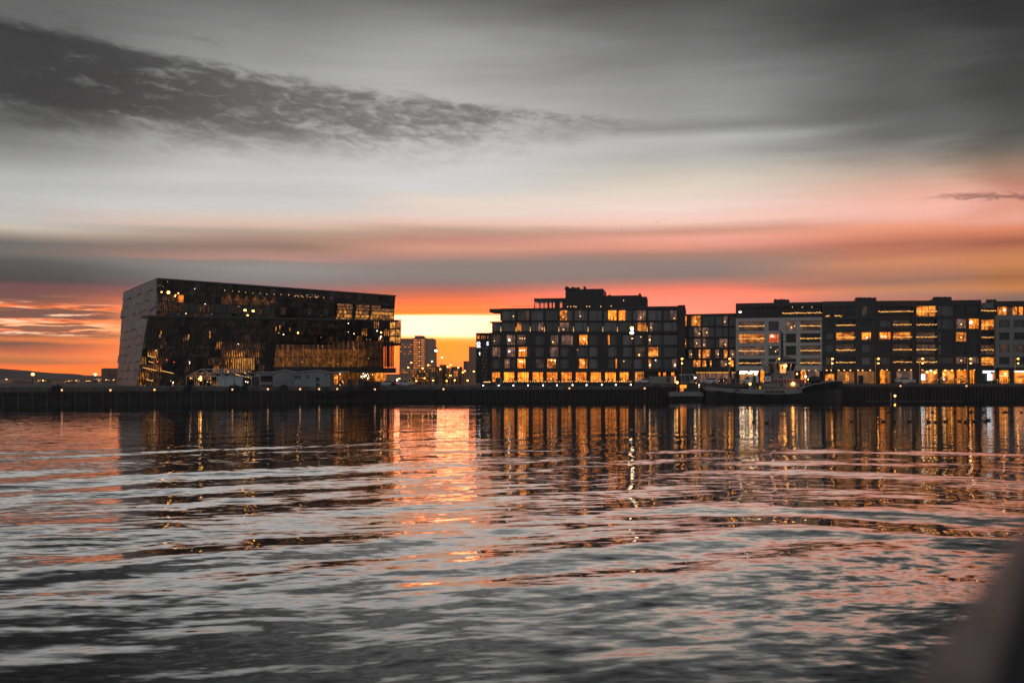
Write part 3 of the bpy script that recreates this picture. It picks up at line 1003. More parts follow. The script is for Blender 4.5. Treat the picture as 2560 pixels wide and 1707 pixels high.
    Fo.box('transom', M['dark_metal'], t, 670, 892.9, 984, 893.7, -.1, .3)
    Fo.box('foyer_slab', M['black'], t, 662, 918, 990, 931, -16, .6)
    Fo.box('foyer_backing', M['black'], t, 662, 852.5, 958, 917.8, -9, -.25)
    for x in (964, 969, 974, 979, 984):
        Fo.box('end_mullion', M['dark_metal'], t, x - .7, 852.6, x + .7, 917.8, -.6, .2)
    Fo.box('end_column', M['black'], t, 971.5, 853, 973, 917.8, -7, -5)
    G = Fac(800, 366, 966, 381)
    for c in range(11):
        x0, x1 = lerp(805, 965, c / 11), lerp(805, 965, (c + 1) / 11)
        G.box('ground_pane', M['amber'] if c < 9 else M['warm'], t, x0 + .3, 931.5, x1 - .3, 957, -.2, 0, zb=GZ + .1)
    G.box('ground_backing', M['black'], t, 690, 931.6, 964, 956, -8, -.25, zb=GZ)
    for i in range(22):
        lamp(913 + rnd.gauss(0, 8), 938 + rnd.gauss(0, 3), .12, 'l_white', G, .3)
    for i in range(8):
        lamp(938 + rnd.uniform(-4, 4), 935 + i * 3, .1, 'l_soft', G, .3)
    return t
hall = concert_hall()

# ================================================================== HOTEL
def lamp_on(fac, name, px, py, r, mt, parent, off=0.4, sc=(1, 1, 1)):
    p = fac.hit(px, py, off)
    return MB().ball((0, 0, 0), r, 8, 5, sc=sc).build(name, M[mt], parent, world=Matrix.Translation(p))

def window(fac, parent, x0, y0, x1, y1, kind, off=-.35, bars=(), split=None, lamps=(), name='window'):
    """A recessed window: glass, a frame round it, mullions as sub-parts, and the lamps one sees in the room."""
    w = fac.box(name, M[kind], parent, x0, y0, x1, y1, off - .12, off)
    u0, u1, z0, z1 = fac.rect(x0, y0, x1, y1, off)
    s = .09
    fr = MB()
    for a0, a1, b0, b1 in ((u0, u1, z1 - s, z1), (u0, u1, z0, z0 + s), (u0, u0 + s, z0 + s, z1 - s), (u1 - s, u1, z0 + s, z1 - s)):
        pts = [fac.pt(a, off + .004, b) for a, b in ((a0, b0), (a1, b0), (a1, b1), (a0, b1))]
        pts2 = [fac.pt(a, off + .07, b) for a, b in ((a0, b0), (a1, b0), (a1, b1), (a0, b1))]
        fr.hexa(pts, pts2)
    for f in bars:
        um = lerp(u0, u1, f)
        pts = [fac.pt(a, off + .004, b) for a, b in ((um - .07, z0 + s), (um + .07, z0 + s), (um + .07, z1 - s), (um - .07, z1 - s))]
        pts2 = [fac.pt(a, off + .065, b) for a, b in ((um - .07, z0 + s), (um + .07, z0 + s), (um + .07, z1 - s), (um - .07, z1 - s))]
        fr.hexa(pts, pts2)
    if split:
        zm = lerp(z0, z1, split)
        ua, ub_ = (u0 + s, u1 - s)
        pts = [fac.pt(a, off + .004, b) for a, b in ((ua, zm - .05), (ub_, zm - .05), (ub_, zm + .05), (ua, zm + .05))]
        pts2 = [fac.pt(a, off + .06, b) for a, b in ((ua, zm - .05), (ub_, zm - .05), (ub_, zm + .05), (ua, zm + .05))]
        fr.hexa(pts, pts2)
    fr.build('frame', M['frame'], w)
    for lxp, lyp, r, mt in lamps:
        p = fac.hit(lerp(x0, x1, lxp), lerp(y0, y1, lyp), off + .1)
        MB().ball((0, 0, 0), r, 8, 5).build('lamp', M[mt], w, world=Matrix.Translation(p))
    return w

def piers(fac, parent, x0, x1, wins, y0, y1, m, o0=-.6, o1=0.0, name='wall_pier'):
    xs = [x0] + [v for w in wins for v in (w[0], w[1])] + [x1]
    for a, b in zip(xs[::2], xs[1::2]):
        if b - a > .4:
            fac.box(name, m, parent, a, y0, b, y1, o0, o1)

def hotel():
    f = Fac(1225, 318, 1695, 307)
    t = thing('hotel', 'black six-storey waterfront hotel with stepped roof and glowing ground floor', 'hotel', f.pt(0, 0, PZ5))
    rnd = random.Random(8)
    DEP = 30
    ch = M['charcoal']
    # core, floor slabs and roof
    f.box('core', M['black'], t, 1228, 831, 1694.5, 958, -DEP, -.8, zb=PZ5)
    f.box('core', M['black'], t, 1254, 772, 1694.5, 830.9, -DEP, -.82)
    f.box('core', M['black'], t, 1230, 808, 1253.9, 830.9, -DEP, -.84)
    # right-hand return wall
    rp = f.hit(1694.5, 764)
    for (p0, z0, z1) in ((0, PZ5, rp.z),):
        u = f.su(rp)
        f.ub('return_wall', ch, t, u + .0, u + 2.2, z0, z1 + .2, -DEP, -.2)
    f.box('roof_slab', ch, t, 1223.5, 771.8, 1252.2, 780, -8, .15)
    f.box('roof_slab', ch, t, 1252.4, 768.0, 1694.5, 774.5, -DEP, .15)
    f.box('floor_slab', ch, t, 1224, 803.8, 1252.2, 806.6, -8, .12)
    f.box('floor_slab', ch, t, 1252.4, 802.2, 1694, 804.6, -.8, .08)
    f.box('floor_slab', ch, t, 1224, 829.0, 1694, 835.5, -.8, .18)
    for y0, y1 in ((862.6, 866.6), (892.6, 896.2), (921.4, 929.2)):
        f.box('floor_slab', ch, t, 1226, y0, 1694, y1, -.8, .10)
    f.box('plinth', ch, t, 1226, 955.2, 1694, 958, -.8, .25, zb=PZ5)
    bays = [1252, 1290, 1325.5, 1361, 1397, 1433.6, 1470, 1507, 1543.6, 1580.5, 1618, 1656, 1694]
    # two glazed floors between slim columns
    top_lit = {1: [(1267, 1278, 'warm')], 2: [(1297, 1303, 'faint')], 4: [(1399, 1418, 'warm')], 5: [(1446, 1453, 'dim')], 7: [(1520, 1541.5, 'bright')], 8: [(1546, 1564, 'bright')], 9: [(1592, 1615, 'dim')], 11: [(1676, 1692, 'dim')]}
    sec_lit = {1: [(1291, 1304, 'warm')], 2: [(1345, 1360, 'dim')], 4: [(1399, 1423, 'dim')], 9: [(1593, 1616, 'warm')], 10: [(1624, 1634, 'dim')]}
    for (y0, y1, lit, b0) in ((774.8, 802.0, top_lit, 1252), (805.0, 828.8, sec_lit, 1230)):
        bb = [b0] + bays[1:] if b0 == 1252 else [1230, 1252] + bays[1:]
        idx = 0
        for i, (a, b) in enumerate(zip(bb[:-1], bb[1:])):
            key = i if b0 == 1252 else i - 1
            x0, x1 = a + 1.9, b - 1.9
            kind = 'glass_grey' if rnd.random() < .62 else 'glass_grey2'
            segs, cur = [], x0
            for s0, s1, kk in lit.get(key, []):
                s0, s1 = max(s0, x0 + .1), min(s1, x1)
                if s0 - cur > 1:
                    segs.append((cur, s0 - .2, kind))
                segs.append((s0, s1, kk))
                cur = s1 + .2
            if x1 - cur > 1:
                segs.append((cur, x1, kind))
            for s0, s1, kk in segs:
                bars = ()
                if s1 - s0 > 24:
                    q = .58 + .06 * (i % 2)
                    bars = (q, q + .12)
                elif s1 - s0 > 12:
                    bars = (.62,)
                la = ()
                if kk in ('warm', 'dim', 'bright') and rnd.random() < .8:
                    la = ((rnd.uniform(.2, .8), rnd.uniform(.55, .8), .17, 'l_soft'),)
                window(f, t, s0, y0 + .6, s1, y1 - .4, kk, off=-.25, bars=bars, lamps=la)
    for x in bays:
        f.box('column', ch, t, x - 1.6, 774.6, x + 1.6, 802.1, -.5, .35)
        f.box('column', ch, t, x - 1.6, 804.7, x + 1.6, 828.9, -.5, .35)
    # light washed up the upper columns, shaped as glowing wedges
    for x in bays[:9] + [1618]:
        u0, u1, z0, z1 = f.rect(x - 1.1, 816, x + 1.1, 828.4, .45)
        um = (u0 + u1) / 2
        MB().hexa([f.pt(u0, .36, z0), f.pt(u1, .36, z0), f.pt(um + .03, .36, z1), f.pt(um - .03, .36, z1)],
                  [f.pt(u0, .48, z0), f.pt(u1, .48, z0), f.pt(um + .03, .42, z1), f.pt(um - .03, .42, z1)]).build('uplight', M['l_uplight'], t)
    # three middle floors: punched windows in black cladding
    R5 = [(1231, 1251, 'faint', [(.25, .6, .15, 'l_soft')]), (1266.6, 1288, 'dim', [(.3, .5, .3, 'l_white')]), (1292.5, 1314, 'dim', [(.35, .35, .16, 'l_soft'), (.6, .35, .16, 'l_soft'), (.9, .35, .16, 'l_soft')]),
          (1338, 1360.4, 'glass_grey2', []), (1376.5, 1396, 'dim', [(.3, .7, .15, 'l_orange')]), (1404, 1432.7, 'dim', []), (1448, 1469, 'bright', [(.6, .4, .2, 'l_white')]), (1472.5, 1494, 'glass_grey2', []),
          (1515, 1518.6, 'glass_grey2', []), (1519, 1525, 'bright', []), (1525.4, 1542, 'glass_grey2', []), (1556.5, 1579.7, 'glass_grey', []), (1585, 1606.5, 'glass_grey2', [(.8, .2, .15, 'l_soft')]), (1620.5, 1628, 'dim', [(.5, .5, .2, 'l_orange')]), (1628.4, 1654, 'glass_grey2', []),
          (1658, 1693, 'glass_grey2', [])]
    R4 = [(1231, 1251, 'dim', []), (1266.6, 1288, 'dim', [(.3, .45, .25, 'l_white')]), (1296, 1318, 'bright', [(.2, .35, .16, 'l_white'), (.45, .35, .16, 'l_white'), (.7, .35, .16, 'l_white')]), (1318.6, 1324, 'glass_grey2', []),
          (1338, 1360.4, 'glass_grey2', []), (1374.7, 1396, 'dim', []), (1400.6, 1422, 'glass_grey2', []), (1441, 1469, 'glass_grey2', [(.1, .3, .1, 'l_soft')]), (1472.5, 1494, 'glass_grey', []), (1520, 1542, 'glass_grey', []),
          (1556.5, 1579.7, 'glass_grey', []), (1588.6, 1612, 'faint', [(.4, .8, .22, 'l_orange')]), (1620.5, 1646, 'warm', [(.9, .8, .15, 'l_soft')]), (1646.4, 1654, 'glass_grey2', []), (1658, 1693, 'glass_grey2', [])]
    R3 = [(1230, 1251, 'glass_grey2', []), (1261, 1276, 'dim', [(.5, .4, .12, 'l_soft')]), (1276.4, 1288, 'glass_grey2', []), (1293.4, 1314, 'bright', [(.3, .3, .16, 'l_white'), (.6, .3, .16, 'l_white')]), (1338, 1360.4, 'faint', []),
          (1367.5, 1390, 'warm', [(.5, .15, .15, 'l_white'), (.9, .2, .12, 'l_white')]), (1390.4, 1397, 'glass_grey2', []), (1400.6, 1422, 'glass_grey2', []), (1447, 1469, 'warm', [(.6, .4, .2, 'l_soft')]), (1472.5, 1494, 'glass_grey', []),
          (1520, 1538, 'glass_grey2', []), (1538.4, 1543, 'bright', []), (1551, 1579.7, 'glass_grey2', [(.3, .25, .15, 'l_soft')]), (1584, 1605.5, 'glass_grey', []), (1620.5, 1629, 'warm', [(.5, .65, .2, 'l_white')]),
          (1629.4, 1654, 'glass_grey2', [(.4, .15, .12, 'l_white')]), (1658, 1678, 'glass_grey2', []), (1678.4, 1693, 'dim', [(.6, .65, .2, 'l_white')])]
    for row, y0, y1 in ((R5, 837, 862.4), (R4, 867, 892.2), (R3, 896.6, 921)):
        yc0 = {837: 835.6, 867: 866.7, 896.6: 896.3}[y0]
        yc1 = {837: 862.5, 867: 892.5, 896.6: 921.3}[y0]
        piers(f, t, 1226, 1694, row, yc0, yc1, ch, -.8, 0)
        for x0, x1, kk, la in row:
            window(f, t, x0, y0, x1, y1, kk, bars=(.78,) if x1 - x0 > 16 else (), lamps=la)
    # glowing ground floor with door and cafe windows
    GF = [(1230, 1250.5), (1259.5, 1286), (1294, 1322), (1331, 1357.7), (1366.6, 1394), (1403, 1430), (1439, 1466.6), (1476, 1503), (1512.7, 1540), (1549, 1571.6)]
    row = [(a, b) for a, b in GF] + [(1587, 1610)]
    piers(f, t, 1226, 1612, row, 929.3, 955.1, ch, -.8, .05)
    for i, (a, b) in enumerate(GF):
        if i == 5:
            window(f, t, a, 930, b, 955, 'bright', bars=(.3, .62), split=.72, name='entrance_door')
        else:
            window(f, t, a, 930, b, 955, 'bright', bars=((.36, .68), (.5,), (.3, .6, .8))[i % 3], split=(.55, .75, .6)[i % 3] if i % 2 else None,
                   lamps=[(rnd.random(), rnd.uniform(.55, .95), .1, 'l_soft') for _ in range(3)])
    window(f, t, 1587, 929, 1610, 955, 'warm', bars=(.3, .55, .8))
    # canopy and its slot windows beside the delivery yard
    f.box('canopy', ch, t, 1618, 926.4, 1703, 928.6, -.8, 1.6)
    f.box('wall_pier', M['brown_clad'], t, 1622, 929, 1694, 956, -.8, 0, zb=PZ5)
    for a, b in ((1646.8, 1650.6), (1658, 1664.4), (1678.4, 1685.6)):
        f.box('slot_window', M['bright'], t, a, 931, b, 939.5, .0, .05)
    # roof pavilion, plant blocks and plant
    R = Fac(1335, 329, 1617, 323)
    R.box('pavilion_roof', ch, t, 1335, 745.5, 1413, 752.5, -8, .4)
    pw = [(1337, 1348.5, 'sunset_glass'), (1351, 1359, 'sunset_glass'), (1361, 1368.6, 'sunset_glass'), (1373, 1379, 'sunset_glass'), (1382, 1387, 'sunset_glass'), (1399.5, 1405.5, 'sunset_glass')]
    for a, b, kk in pw:
        R.box('pavilion_window', M[kk], t, a, 752.7, b, 769, -.3, -.1)
    piers(R, t, 1335.5, 1413, pw, 752.7, 770, ch, -.5, 0, 'pavilion_pier')
    R.box('plant_room', ch, t, 1413.4, 727.5, 1508, 769, -16, 0)
    R.box('plant_room', ch, t, 1412, 722, 1508.2, 727.2, -16, -1) if False else None
    R.box('plant_parapet', ch, t, 1440, 722.3, 1508.2, 727.3, -15, -.3)
    R.box('plant_room', ch, t, 1508.5, 738.5, 1604, 769, -16, -.4)
    R.box('plant_room', ch, t, 1604.3, 741.5, 1617, 769, -15, -.7)
    for i in range(9):
        x = 1417 + i * 3.6
        p = R.hit(x, 724 + rnd.uniform(-2.5, 1.2), -3)
        MB().ball((0, 0, 0), rnd.uniform(.45, .8), 7, 5).tube((0, 0, -1.6), (0, 0, 0), .25).build('roof_fan', M['black'], t, world=Matrix.Translation(p))
    R.box('chimney', ch, t, 1458.5, 716.5, 1464, 722.2, -4, -2)
    R.box('roof_vent', ch, t, 1596.5, 733.5, 1602, 738.4, -4, -2)
    R.box('roof_vent', ch, t, 1520, 737, 1527, 738.4, -4, -2)
    for i in range(9):
        lamp_on(R, 'terrace_lamp', (1419, 1427, 1435, 1440, 1467, 1474, 1502, 1528, 1559)[i], (766.5, 766.5, 766, 767, 766, 766, 766, 765, 751)[i], .13, 'l_soft', t, .3)
    # handrails on the two roof terraces
    rl = MB()
    for (a, b, yt, yb, ff, oo) in ((1281, 1335, 764.5, 769.5, f, -.6), (1232, 1252, 794.5, 803.5, f, -.4)):
        u0, u1, z0, z1 = ff.rect(a, yt, b, yb, oo)
        rl.tube(ff.pt(u0, oo, z1), ff.pt(u1, oo, z1), .05)
        for q in range(5):
            rl.tube(ff.pt(lerp(u0, u1, q / 4), oo, z0 - .3), ff.pt(lerp(u0, u1, q / 4), oo, z1), .04)
    rl.build('handrail', M['dark_metal'], t)
    # path lights along the plinth
    for i in range(58):
        x = 1258 + i * 5.6 + rnd.uniform(-1.5, 1.5)
        if x < 1580:
            lamp_on(f, 'candle_light', x, 953.6 + rnd.uniform(-.5, .4), .1, 'l_soft', t, .6)
    return t
hotel_o = hotel()

# sign tower behind the hotel
def sign_tower():
    f = Fac(1188, 352, 1226, 351)
    t = thing('office_block', 'dark slab with a white ring sign standing left of the hotel', 'office building', f.pt(0, 0, PZ5))
    f.box('wall', M['charcoal'], t, 1190, 834, 1236, 958, -20, 0, zb=PZ5)
    f.box('cornice', M['charcoal'], t, 1188, 832, 1236, 834.2, -20, .7)
    for a, b in ((1193, 1199), (1203, 1204.6), (1207.4, 1209), (1211.6, 1213.2), (1218.6, 1220.4)):
        f.box('window', M['warm'], t, a, 839, b, 847, .0, .06)
    for r in range(9):
        for c in range(4):
            f.box('window', M['glass_grey2'] if (r + c) % 3 else M['faint'], t, 1205 + c * 3.6, 868 + r * 9.4, 1207.2 + c * 3.6, 873.5 + r * 9.4, .0, .05)
    # ring over a bar, and a second letter further right
    rg = MB()
    c = f.hit(1196.3, 858.8, .12)
    k = 24
    for i in range(k):
        a0, a1 = 2 * math.pi * i / k, 2 * math.pi * (i + 1) / k
        def q(a, r, o):
            return Vector((c.x + f.d.x * math.cos(a) * r + f.n.x * o, c.y + f.d.y * math.cos(a) * r + f.n.y * o, c.z + math.sin(a) * r))
        rg.hexa([q(a0, .30, 0), q(a1, .30, 0), q(a1, .68, 0), q(a0, .68, 0)], [q(a0, .30, .15), q(a1, .30, .15), q(a1, .68, .15), q(a0, .68, .15)])
    rg.build('ring_sign', M['l_screen'], t)
    f.box('bar_sign', M['l_screen'], t, 1191.8, 864.4, 1200.8, 868.6, .1, .25)
    cu = bpy.data.curves.new('letter_sign', 'FONT')
    cu.body = 'S'
    cu.size = 1.7
    cu.extrude = .06
    cu.offset = .05
    cu.materials.append(M['l_screen'])
    tmp = bpy.data.objects.new('letter_tmp', cu)
    col.objects.link(tmp)
    lme = bpy.data.meshes.new_from_object(tmp.evaluated_get(bpy.context.evaluated_depsgraph_get()))
    bpy.data.objects.remove(tmp)
    o = bpy.data.objects.new('letter_sign', lme)
    p = f.hit(1216.2, 862.8, .3)
    link(o, t, Matrix.Translation(p) @ Matrix.Rotation(math.atan2(f.d.y, f.d.x), 4, 'Z') @ Matrix.Rotation(math.pi / 2, 4, 'X'))
    for px, py in ((1199, 882), (1199, 886)):
        lamp_on(f, 'lamp', px, py, .14, 'l_white', t, .2)
    return t
sign_tower()

# ================================================================== DARK APARTMENTS BETWEEN HOTEL AND WHITE BLOCK
def mid_flats():
    f = Fac(1700, 313, 1840, 308)
    t = thing('apartment_block', 'low black apartment block with sloping lamplight between hotel and pale block', 'apartment block', f.pt(0, 0, PZ5))
    ch = M['charcoal']
    rnd = random.Random(4)
    f.box('core', M['black'], t, 1697, 786, 1839, 958, -24, -.8, zb=PZ5)
    f.box('roof_slab', ch, t, 1697, 784.4, 1839, 788.6, -24, .1)
    rows = [(789, 815.5), (818, 842.5), (846, 869), (873, 896), (899.5, 917.5)]
    cs = [(1708, 1719), (1721.5, 1753), (1755.5, 1786), (1788, 1820), (1822, 1838.5)]
    lit = {(0, 0): [(1708, 1717, 'bright')], (0, 1): [(1728, 1752, 'warm')], (0, 3): [(1808, 1819, 'dim')],
           (1, 1): [(1735, 1752.5, 'dim')], (1, 2): [(1755.8, 1772, 'dim')],
           (2, 0): [(1709, 1716, 'warm')], (2, 1): [(1735, 1752.5, 'dim')], (2, 2): [(1755.8, 1766, 'dim')], (2, 3): [(1798, 1819, 'dim')],
           (3, 1): [(1721.6, 1731, 'dim'), (1746, 1752, 'warm')], (3, 2): [(1756, 1776, 'warm')], (3, 3): [(1788.2, 1798, 'dim'), (1809, 1819, 'warm')], (3, 4): [(1824, 1838, 'dim')],
           (4, 1): [(1733, 1752, 'warm')], (4, 2): [(1756, 1766, 'warm'), (1774.5, 1779, 'warm')], (4, 3): [(1801, 1819, 'dim')], (4, 4): [(1825, 1834, 'bright')]}
    for r, (y0, y1) in enumerate(rows):
        if r:
            f.box('floor_slab', ch, t, 1697, rows[r - 1][1] + .1, 1839, y0 - .1, -.8, .1)
        edge = []
        for c, (x0, x1) in enumerate(cs):
            segs, cur = [], x0
            base = 'glass_grey2' if r < 3 else 'glass_dark'
            for s0, s1, kk in lit.get((r, c), []):
                if s0 - cur > 1.2:
                    segs.append((cur, s0 - .2, base))
                segs.append((s0, s1, kk))
                cur = s1 + .2
            if x1 - cur > 1.2:
                segs.append((cur, x1, base))
            for s0, s1, kk in segs:
                la = ()
                if kk in ('dim', 'warm', 'bright'):
                    la = ((rnd.uniform(.3, .8), rnd.uniform(.5, .7), .19, 'l_soft'),)
                window(f, t, s0, y0 + .3, s1, y1 - .3, kk, bars=(.55, .65) if s1 - s0 > 20 else (), lamps=la)
            edge.append((x0, x1))
        piers(f, t, 1697, 1839, edge, y0, y1, ch, -.8, .05)
    # the sloping canopy over the lit shop front
    f.box('floor_slab', ch, t, 1697, 917.6, 1839, 929.5, -.8, .2)
    u0, u1, z0, z1 = f.rect(1735, 918, 1832, 929.5, 1.2)
    MB().hexa([f.pt(u0, .2, z0), f.pt(u1, .2, z0), f.pt(u1, .2, z1), f.pt(u0 + 6, .2, z1)], [f.pt(u0, 2.2, z0 - .1), f.pt(u1, 2.2, z0 - .1), f.pt(u1, 1.4, z1), f.pt(u0 + 6, 1.4, z1)]).build('canopy', M['brown_clad'], t)
    shops = [(1740.5, 1747.5), (1749.5, 1757), (1758.5, 1763), (1765, 1770), (1771, 1779), (1780, 1787.5), (1789, 1805), (1806.5, 1821), (1829, 1836), (1838, 1842)]
    for a, b in shops:
        f.box('shop_window', M['dim'], t, a, 932.5, b, 957, -.2, -.05, zb=PZ5)
        f.box('light_strip', M['l_strip'], t, a, 930.2, b, 931.8, -.2, .15)
    piers(f, t, 1728, 1839, shops[:-1], 929.7, 957, ch, -.8, .05)
    return t
mid_flats()

# ================================================================== APARTMENT TERRACE ON THE RIGHT
def fairy(fac, parent, x0, x1, y, off, sag=.4, zig=.25, rnd=random):
    """A light string looped along a railing: one strand of little bulbs on a wire."""
    u0, u1, z0, z1 = fac.rect(x0, y - .5, x1, y + .5, off)
    z = (z0 + z1) / 2
    mb = MB()
    nb = max(6, int((u1 - u0) / .26))
    prev = None
    for i in range(nb + 1):
        u = lerp(u0, u1, i / nb)
        p = fac.pt(u, off + rnd.uniform(-.04, .04), z + zig * .35 * math.sin(i * 1.9) + rnd.uniform(-.09, .09))
        mb.ball(p, rnd.uniform(.075, .135), 5, 3, 0)
        if prev is not None:
            mb.tube(prev, p, .018, n=3, mi=1, caps=False)
        prev = p
    return mb.build('light_string', [M['l_string'], M['black']], parent)

def balcony(fac, parent, x0, x1, y0, y1, kind, string=True, rail=True, off=-1.3, rnd=random, ystr=None, bars=(.25, .5, .75)):
    """A recessed balcony: glazing at the back, side cheeks, a rail of slim bars and the light string on it."""
    u0, u1, z0, z1 = fac.rect(x0, y0, x1, y1, 0)
    b = fac.ub('balcony', M[kind], parent, u0, u1, z0, z1, off - .12, off)
    for fb in bars:
        um = lerp(u0, u1, fb)
        fac.ub('mullion', M['frame'], b, um - .06, um + .06, z0, z1, off + .004, off + .08)
    if rail:
        rl = MB()
        zr = z0 + (z1 - z0) * .46
        rl.tube(fac.pt(u0 + .04, -.08, zr), fac.pt(u1 - .04, -.08, zr), .035, n=4)
        k = int((u1 - u0) / .35)
        for i in range(1, k):
            u = lerp(u0, u1, i / k)
            rl.tube(fac.pt(u, -.08, z0), fac.pt(u, -.08, zr), .014, n=3, caps=False)
        rl.build('railing', M['dark_metal'], b)
    if string:
        fairy(fac, b, x0 - .4, x1 + .4, ystr if ystr else lerp(y0, y1, .55), -.02, rnd=rnd)
    return b

def downlights(fac, parent, xs, y, mt='l_soft', r=.16, off=.5):
    for x in xs:
        lamp_on(fac, 'downlight', x, y, r, mt, parent, off, (1.3, 1, .7))

def roof_fans(fac, parent, x0, x1, yb, rnd):
    fac.box('plant_base', M['charcoal'], parent, x0, yb - 3.2, x1, yb + .6, -10, -5)
    k = max(3, int((x1 - x0) / 6))
    for i in range(k):
        p = fac.hit(lerp(x0 + 2, x1 - 2, i / (k - 1)), yb - 5 + rnd.uniform(-.8, .6), -7)
        MB().tube((0, 0, -.9), (0, 0, .2), .55, .62, n=10).tube((0, 0, .2), (0, 0, .45), .35, .1, n=8).build('roof_fan', M['black'], parent, world=Matrix.Translation(p))

def block_a():
    f = Fac(1839, 303, 2056, 297.2)
    t = thing('apartment_block', 'pale grey framed apartment block with rows of fairy-lit balconies', 'apartment block', f.pt(0, 0, PZ5))
    wr = M['white_render']
    rnd = random.Random(21)
    f.box('core', M['black'], t, 1840, 795, 2055, 958, -20, -1.5, zb=PZ5)
    f.box('penthouse', M['charcoal'], t, 1839.2, 756.5, 2054.6, 767.5, -20, -.6)
    f.box('penthouse_core', M['black'], t, 1841, 767.6, 2053, 793.6, -20, -2.2)
    for i in range(8):
        window(f, t, 1847 + i * 12.3, 768, 1858.4 + i * 12.3, 793, 'glass_dark', off=-2.0)
    f.box('penthouse_wall', M['charcoal'], t, 1839.2, 767.7, 1846.4, 793.6, -2.2, -.8)
    f.box('penthouse_wall', M['charcoal'], t, 1946, 767.7, 1956, 793.6, -2.2, -.8)
    lamp_on(f, 'lamp', 1850.5, 780, .3, 'l_white', t, -.6, (1.5, 1, .6))
    b = balcony(f, t, 1957, 2053, 768, 793, 'glass_dark', True, True, -2.0, rnd, 782.4)
    for x in (1981, 2006, 2030):
        lamp_on(f, 'lamp', x, 767.8, .1, 'l_soft', b, -.5)
    roof_fans(f, t, 1937, 1971, 756, rnd)
    ys = [(803, 826.6), (834.2, 856.8), (864.8, 888), (896.5, 914.3)]
    kinds_l = ['faint', 'warm', 'dim', 'glass_dark']
    ystr = [815.4, 846.7, 877, 907.8]
    wl = [['glass_grey2', 'redroom', 'glass_grey2', 'glass_dark'], ['dim', 'glass_dark', 'glass_dark', 'glass_dark']]
    kr = ['faint', 'glass_dark', 'faint', 'faint']
    cols_ = [(1847.3, 1910.5), (1921.6, 1947), (1964.5, 1990), (2001.3, 2051)]
    yy = [794] + [v for p in ys for v in p] + [927]
    for a, b2 in zip(yy[::2], yy[1::2]):
        f.box('facade_band', wr, t, 1839.2, a, 2055.6, b2, -1.6, 0)
    for r, (y0, y1) in enumerate(ys):
        piers(f, t, 1839.2, 2055.6, cols_, y0 + .02, y1 - .02, wr, -1.6, -.003, 'facade_pier')
        balcony(f, t, 1847.5, 1910.3, y0, y1, kinds_l[r], True, True, -1.3, rnd, ystr[r], (.18, .36, .62, .84))
        balcony(f, t, 2001.5, 2050.8, y0 + .3, y1 - .3, kr[r], True, True, -1.3, rnd, ystr[r] - .8, (.18, .5, .8))
        for c in (0, 1):
            x0, x1 = cols_[c + 1]
            k = wl[c][r]
            la = []
            if k == 'redroom':
                la = [(.35, .22, .22, 'l_white'), (.45, .3, .18, 'l_white'), (.28, .3, .16, 'l_white')]
            elif c == 0 and r == 2:
                la = [(.2, .15, .14, 'l_soft'), (.68, .58, .18, 'l_soft'), (.86, .4, .1, 'l_soft')]
            elif k == 'dim':
                la = [(.55, .65, .2, 'l_soft'), (.85, .5, .12, 'l_soft')]
            window(f, t, x0, y0, x1, y1, k, off=-.5, bars=(.76,), split=.28 if r % 2 else None, lamps=la)
    # shop floor behind
    f.box('shop_wall', M['ochre'], t, 1849, 932, 1895, 957, -1.3, -1.2, zb=PZ5)
    f.box('shop_pier', M['charcoal'], t, 1839.2, 927.2, 1848.5, 957, -1.4, -.2, zb=PZ5)
    f.box('shop_window', M['bright'], t, 1901.5, 928, 1912, 957, -1.3, -1.1, zb=PZ5)
    f.box('shop_window', M['shop'], t, 1930, 928, 1942, 945, -1.3, -1.1)
    f.box('shop_window', M['shop'], t, 2002, 928, 2015, 957, -1.3, -1.1, zb=PZ5)
    f.box('shop_window', M['dim'], t, 2017, 928, 2048, 957, -1.3, -1.1, zb=PZ5)
    for x in (1896, 1913, 1944, 1990, 2015.6, 2049):
        f.box('shop_pier', M['charcoal'], t, x, 927.2, x + 3.5, 957, -1.4, -.2, zb=PZ5)
    for i in range(34):                                    # cluster of hanging lamps over the shop front
        lamp_on(f, 'pendant_lamp', 1849 + rnd.random() * 46, 928 + abs(rnd.gauss(0, 3.4)), rnd.uniform(.14, .24), 'l_white', t, -.6)
    downlights(f, t, (1904.5, 1940, 1951, 2006.5, 2011, 2022.5, 2039.6), 926, r=.15)
    return t
block_a()

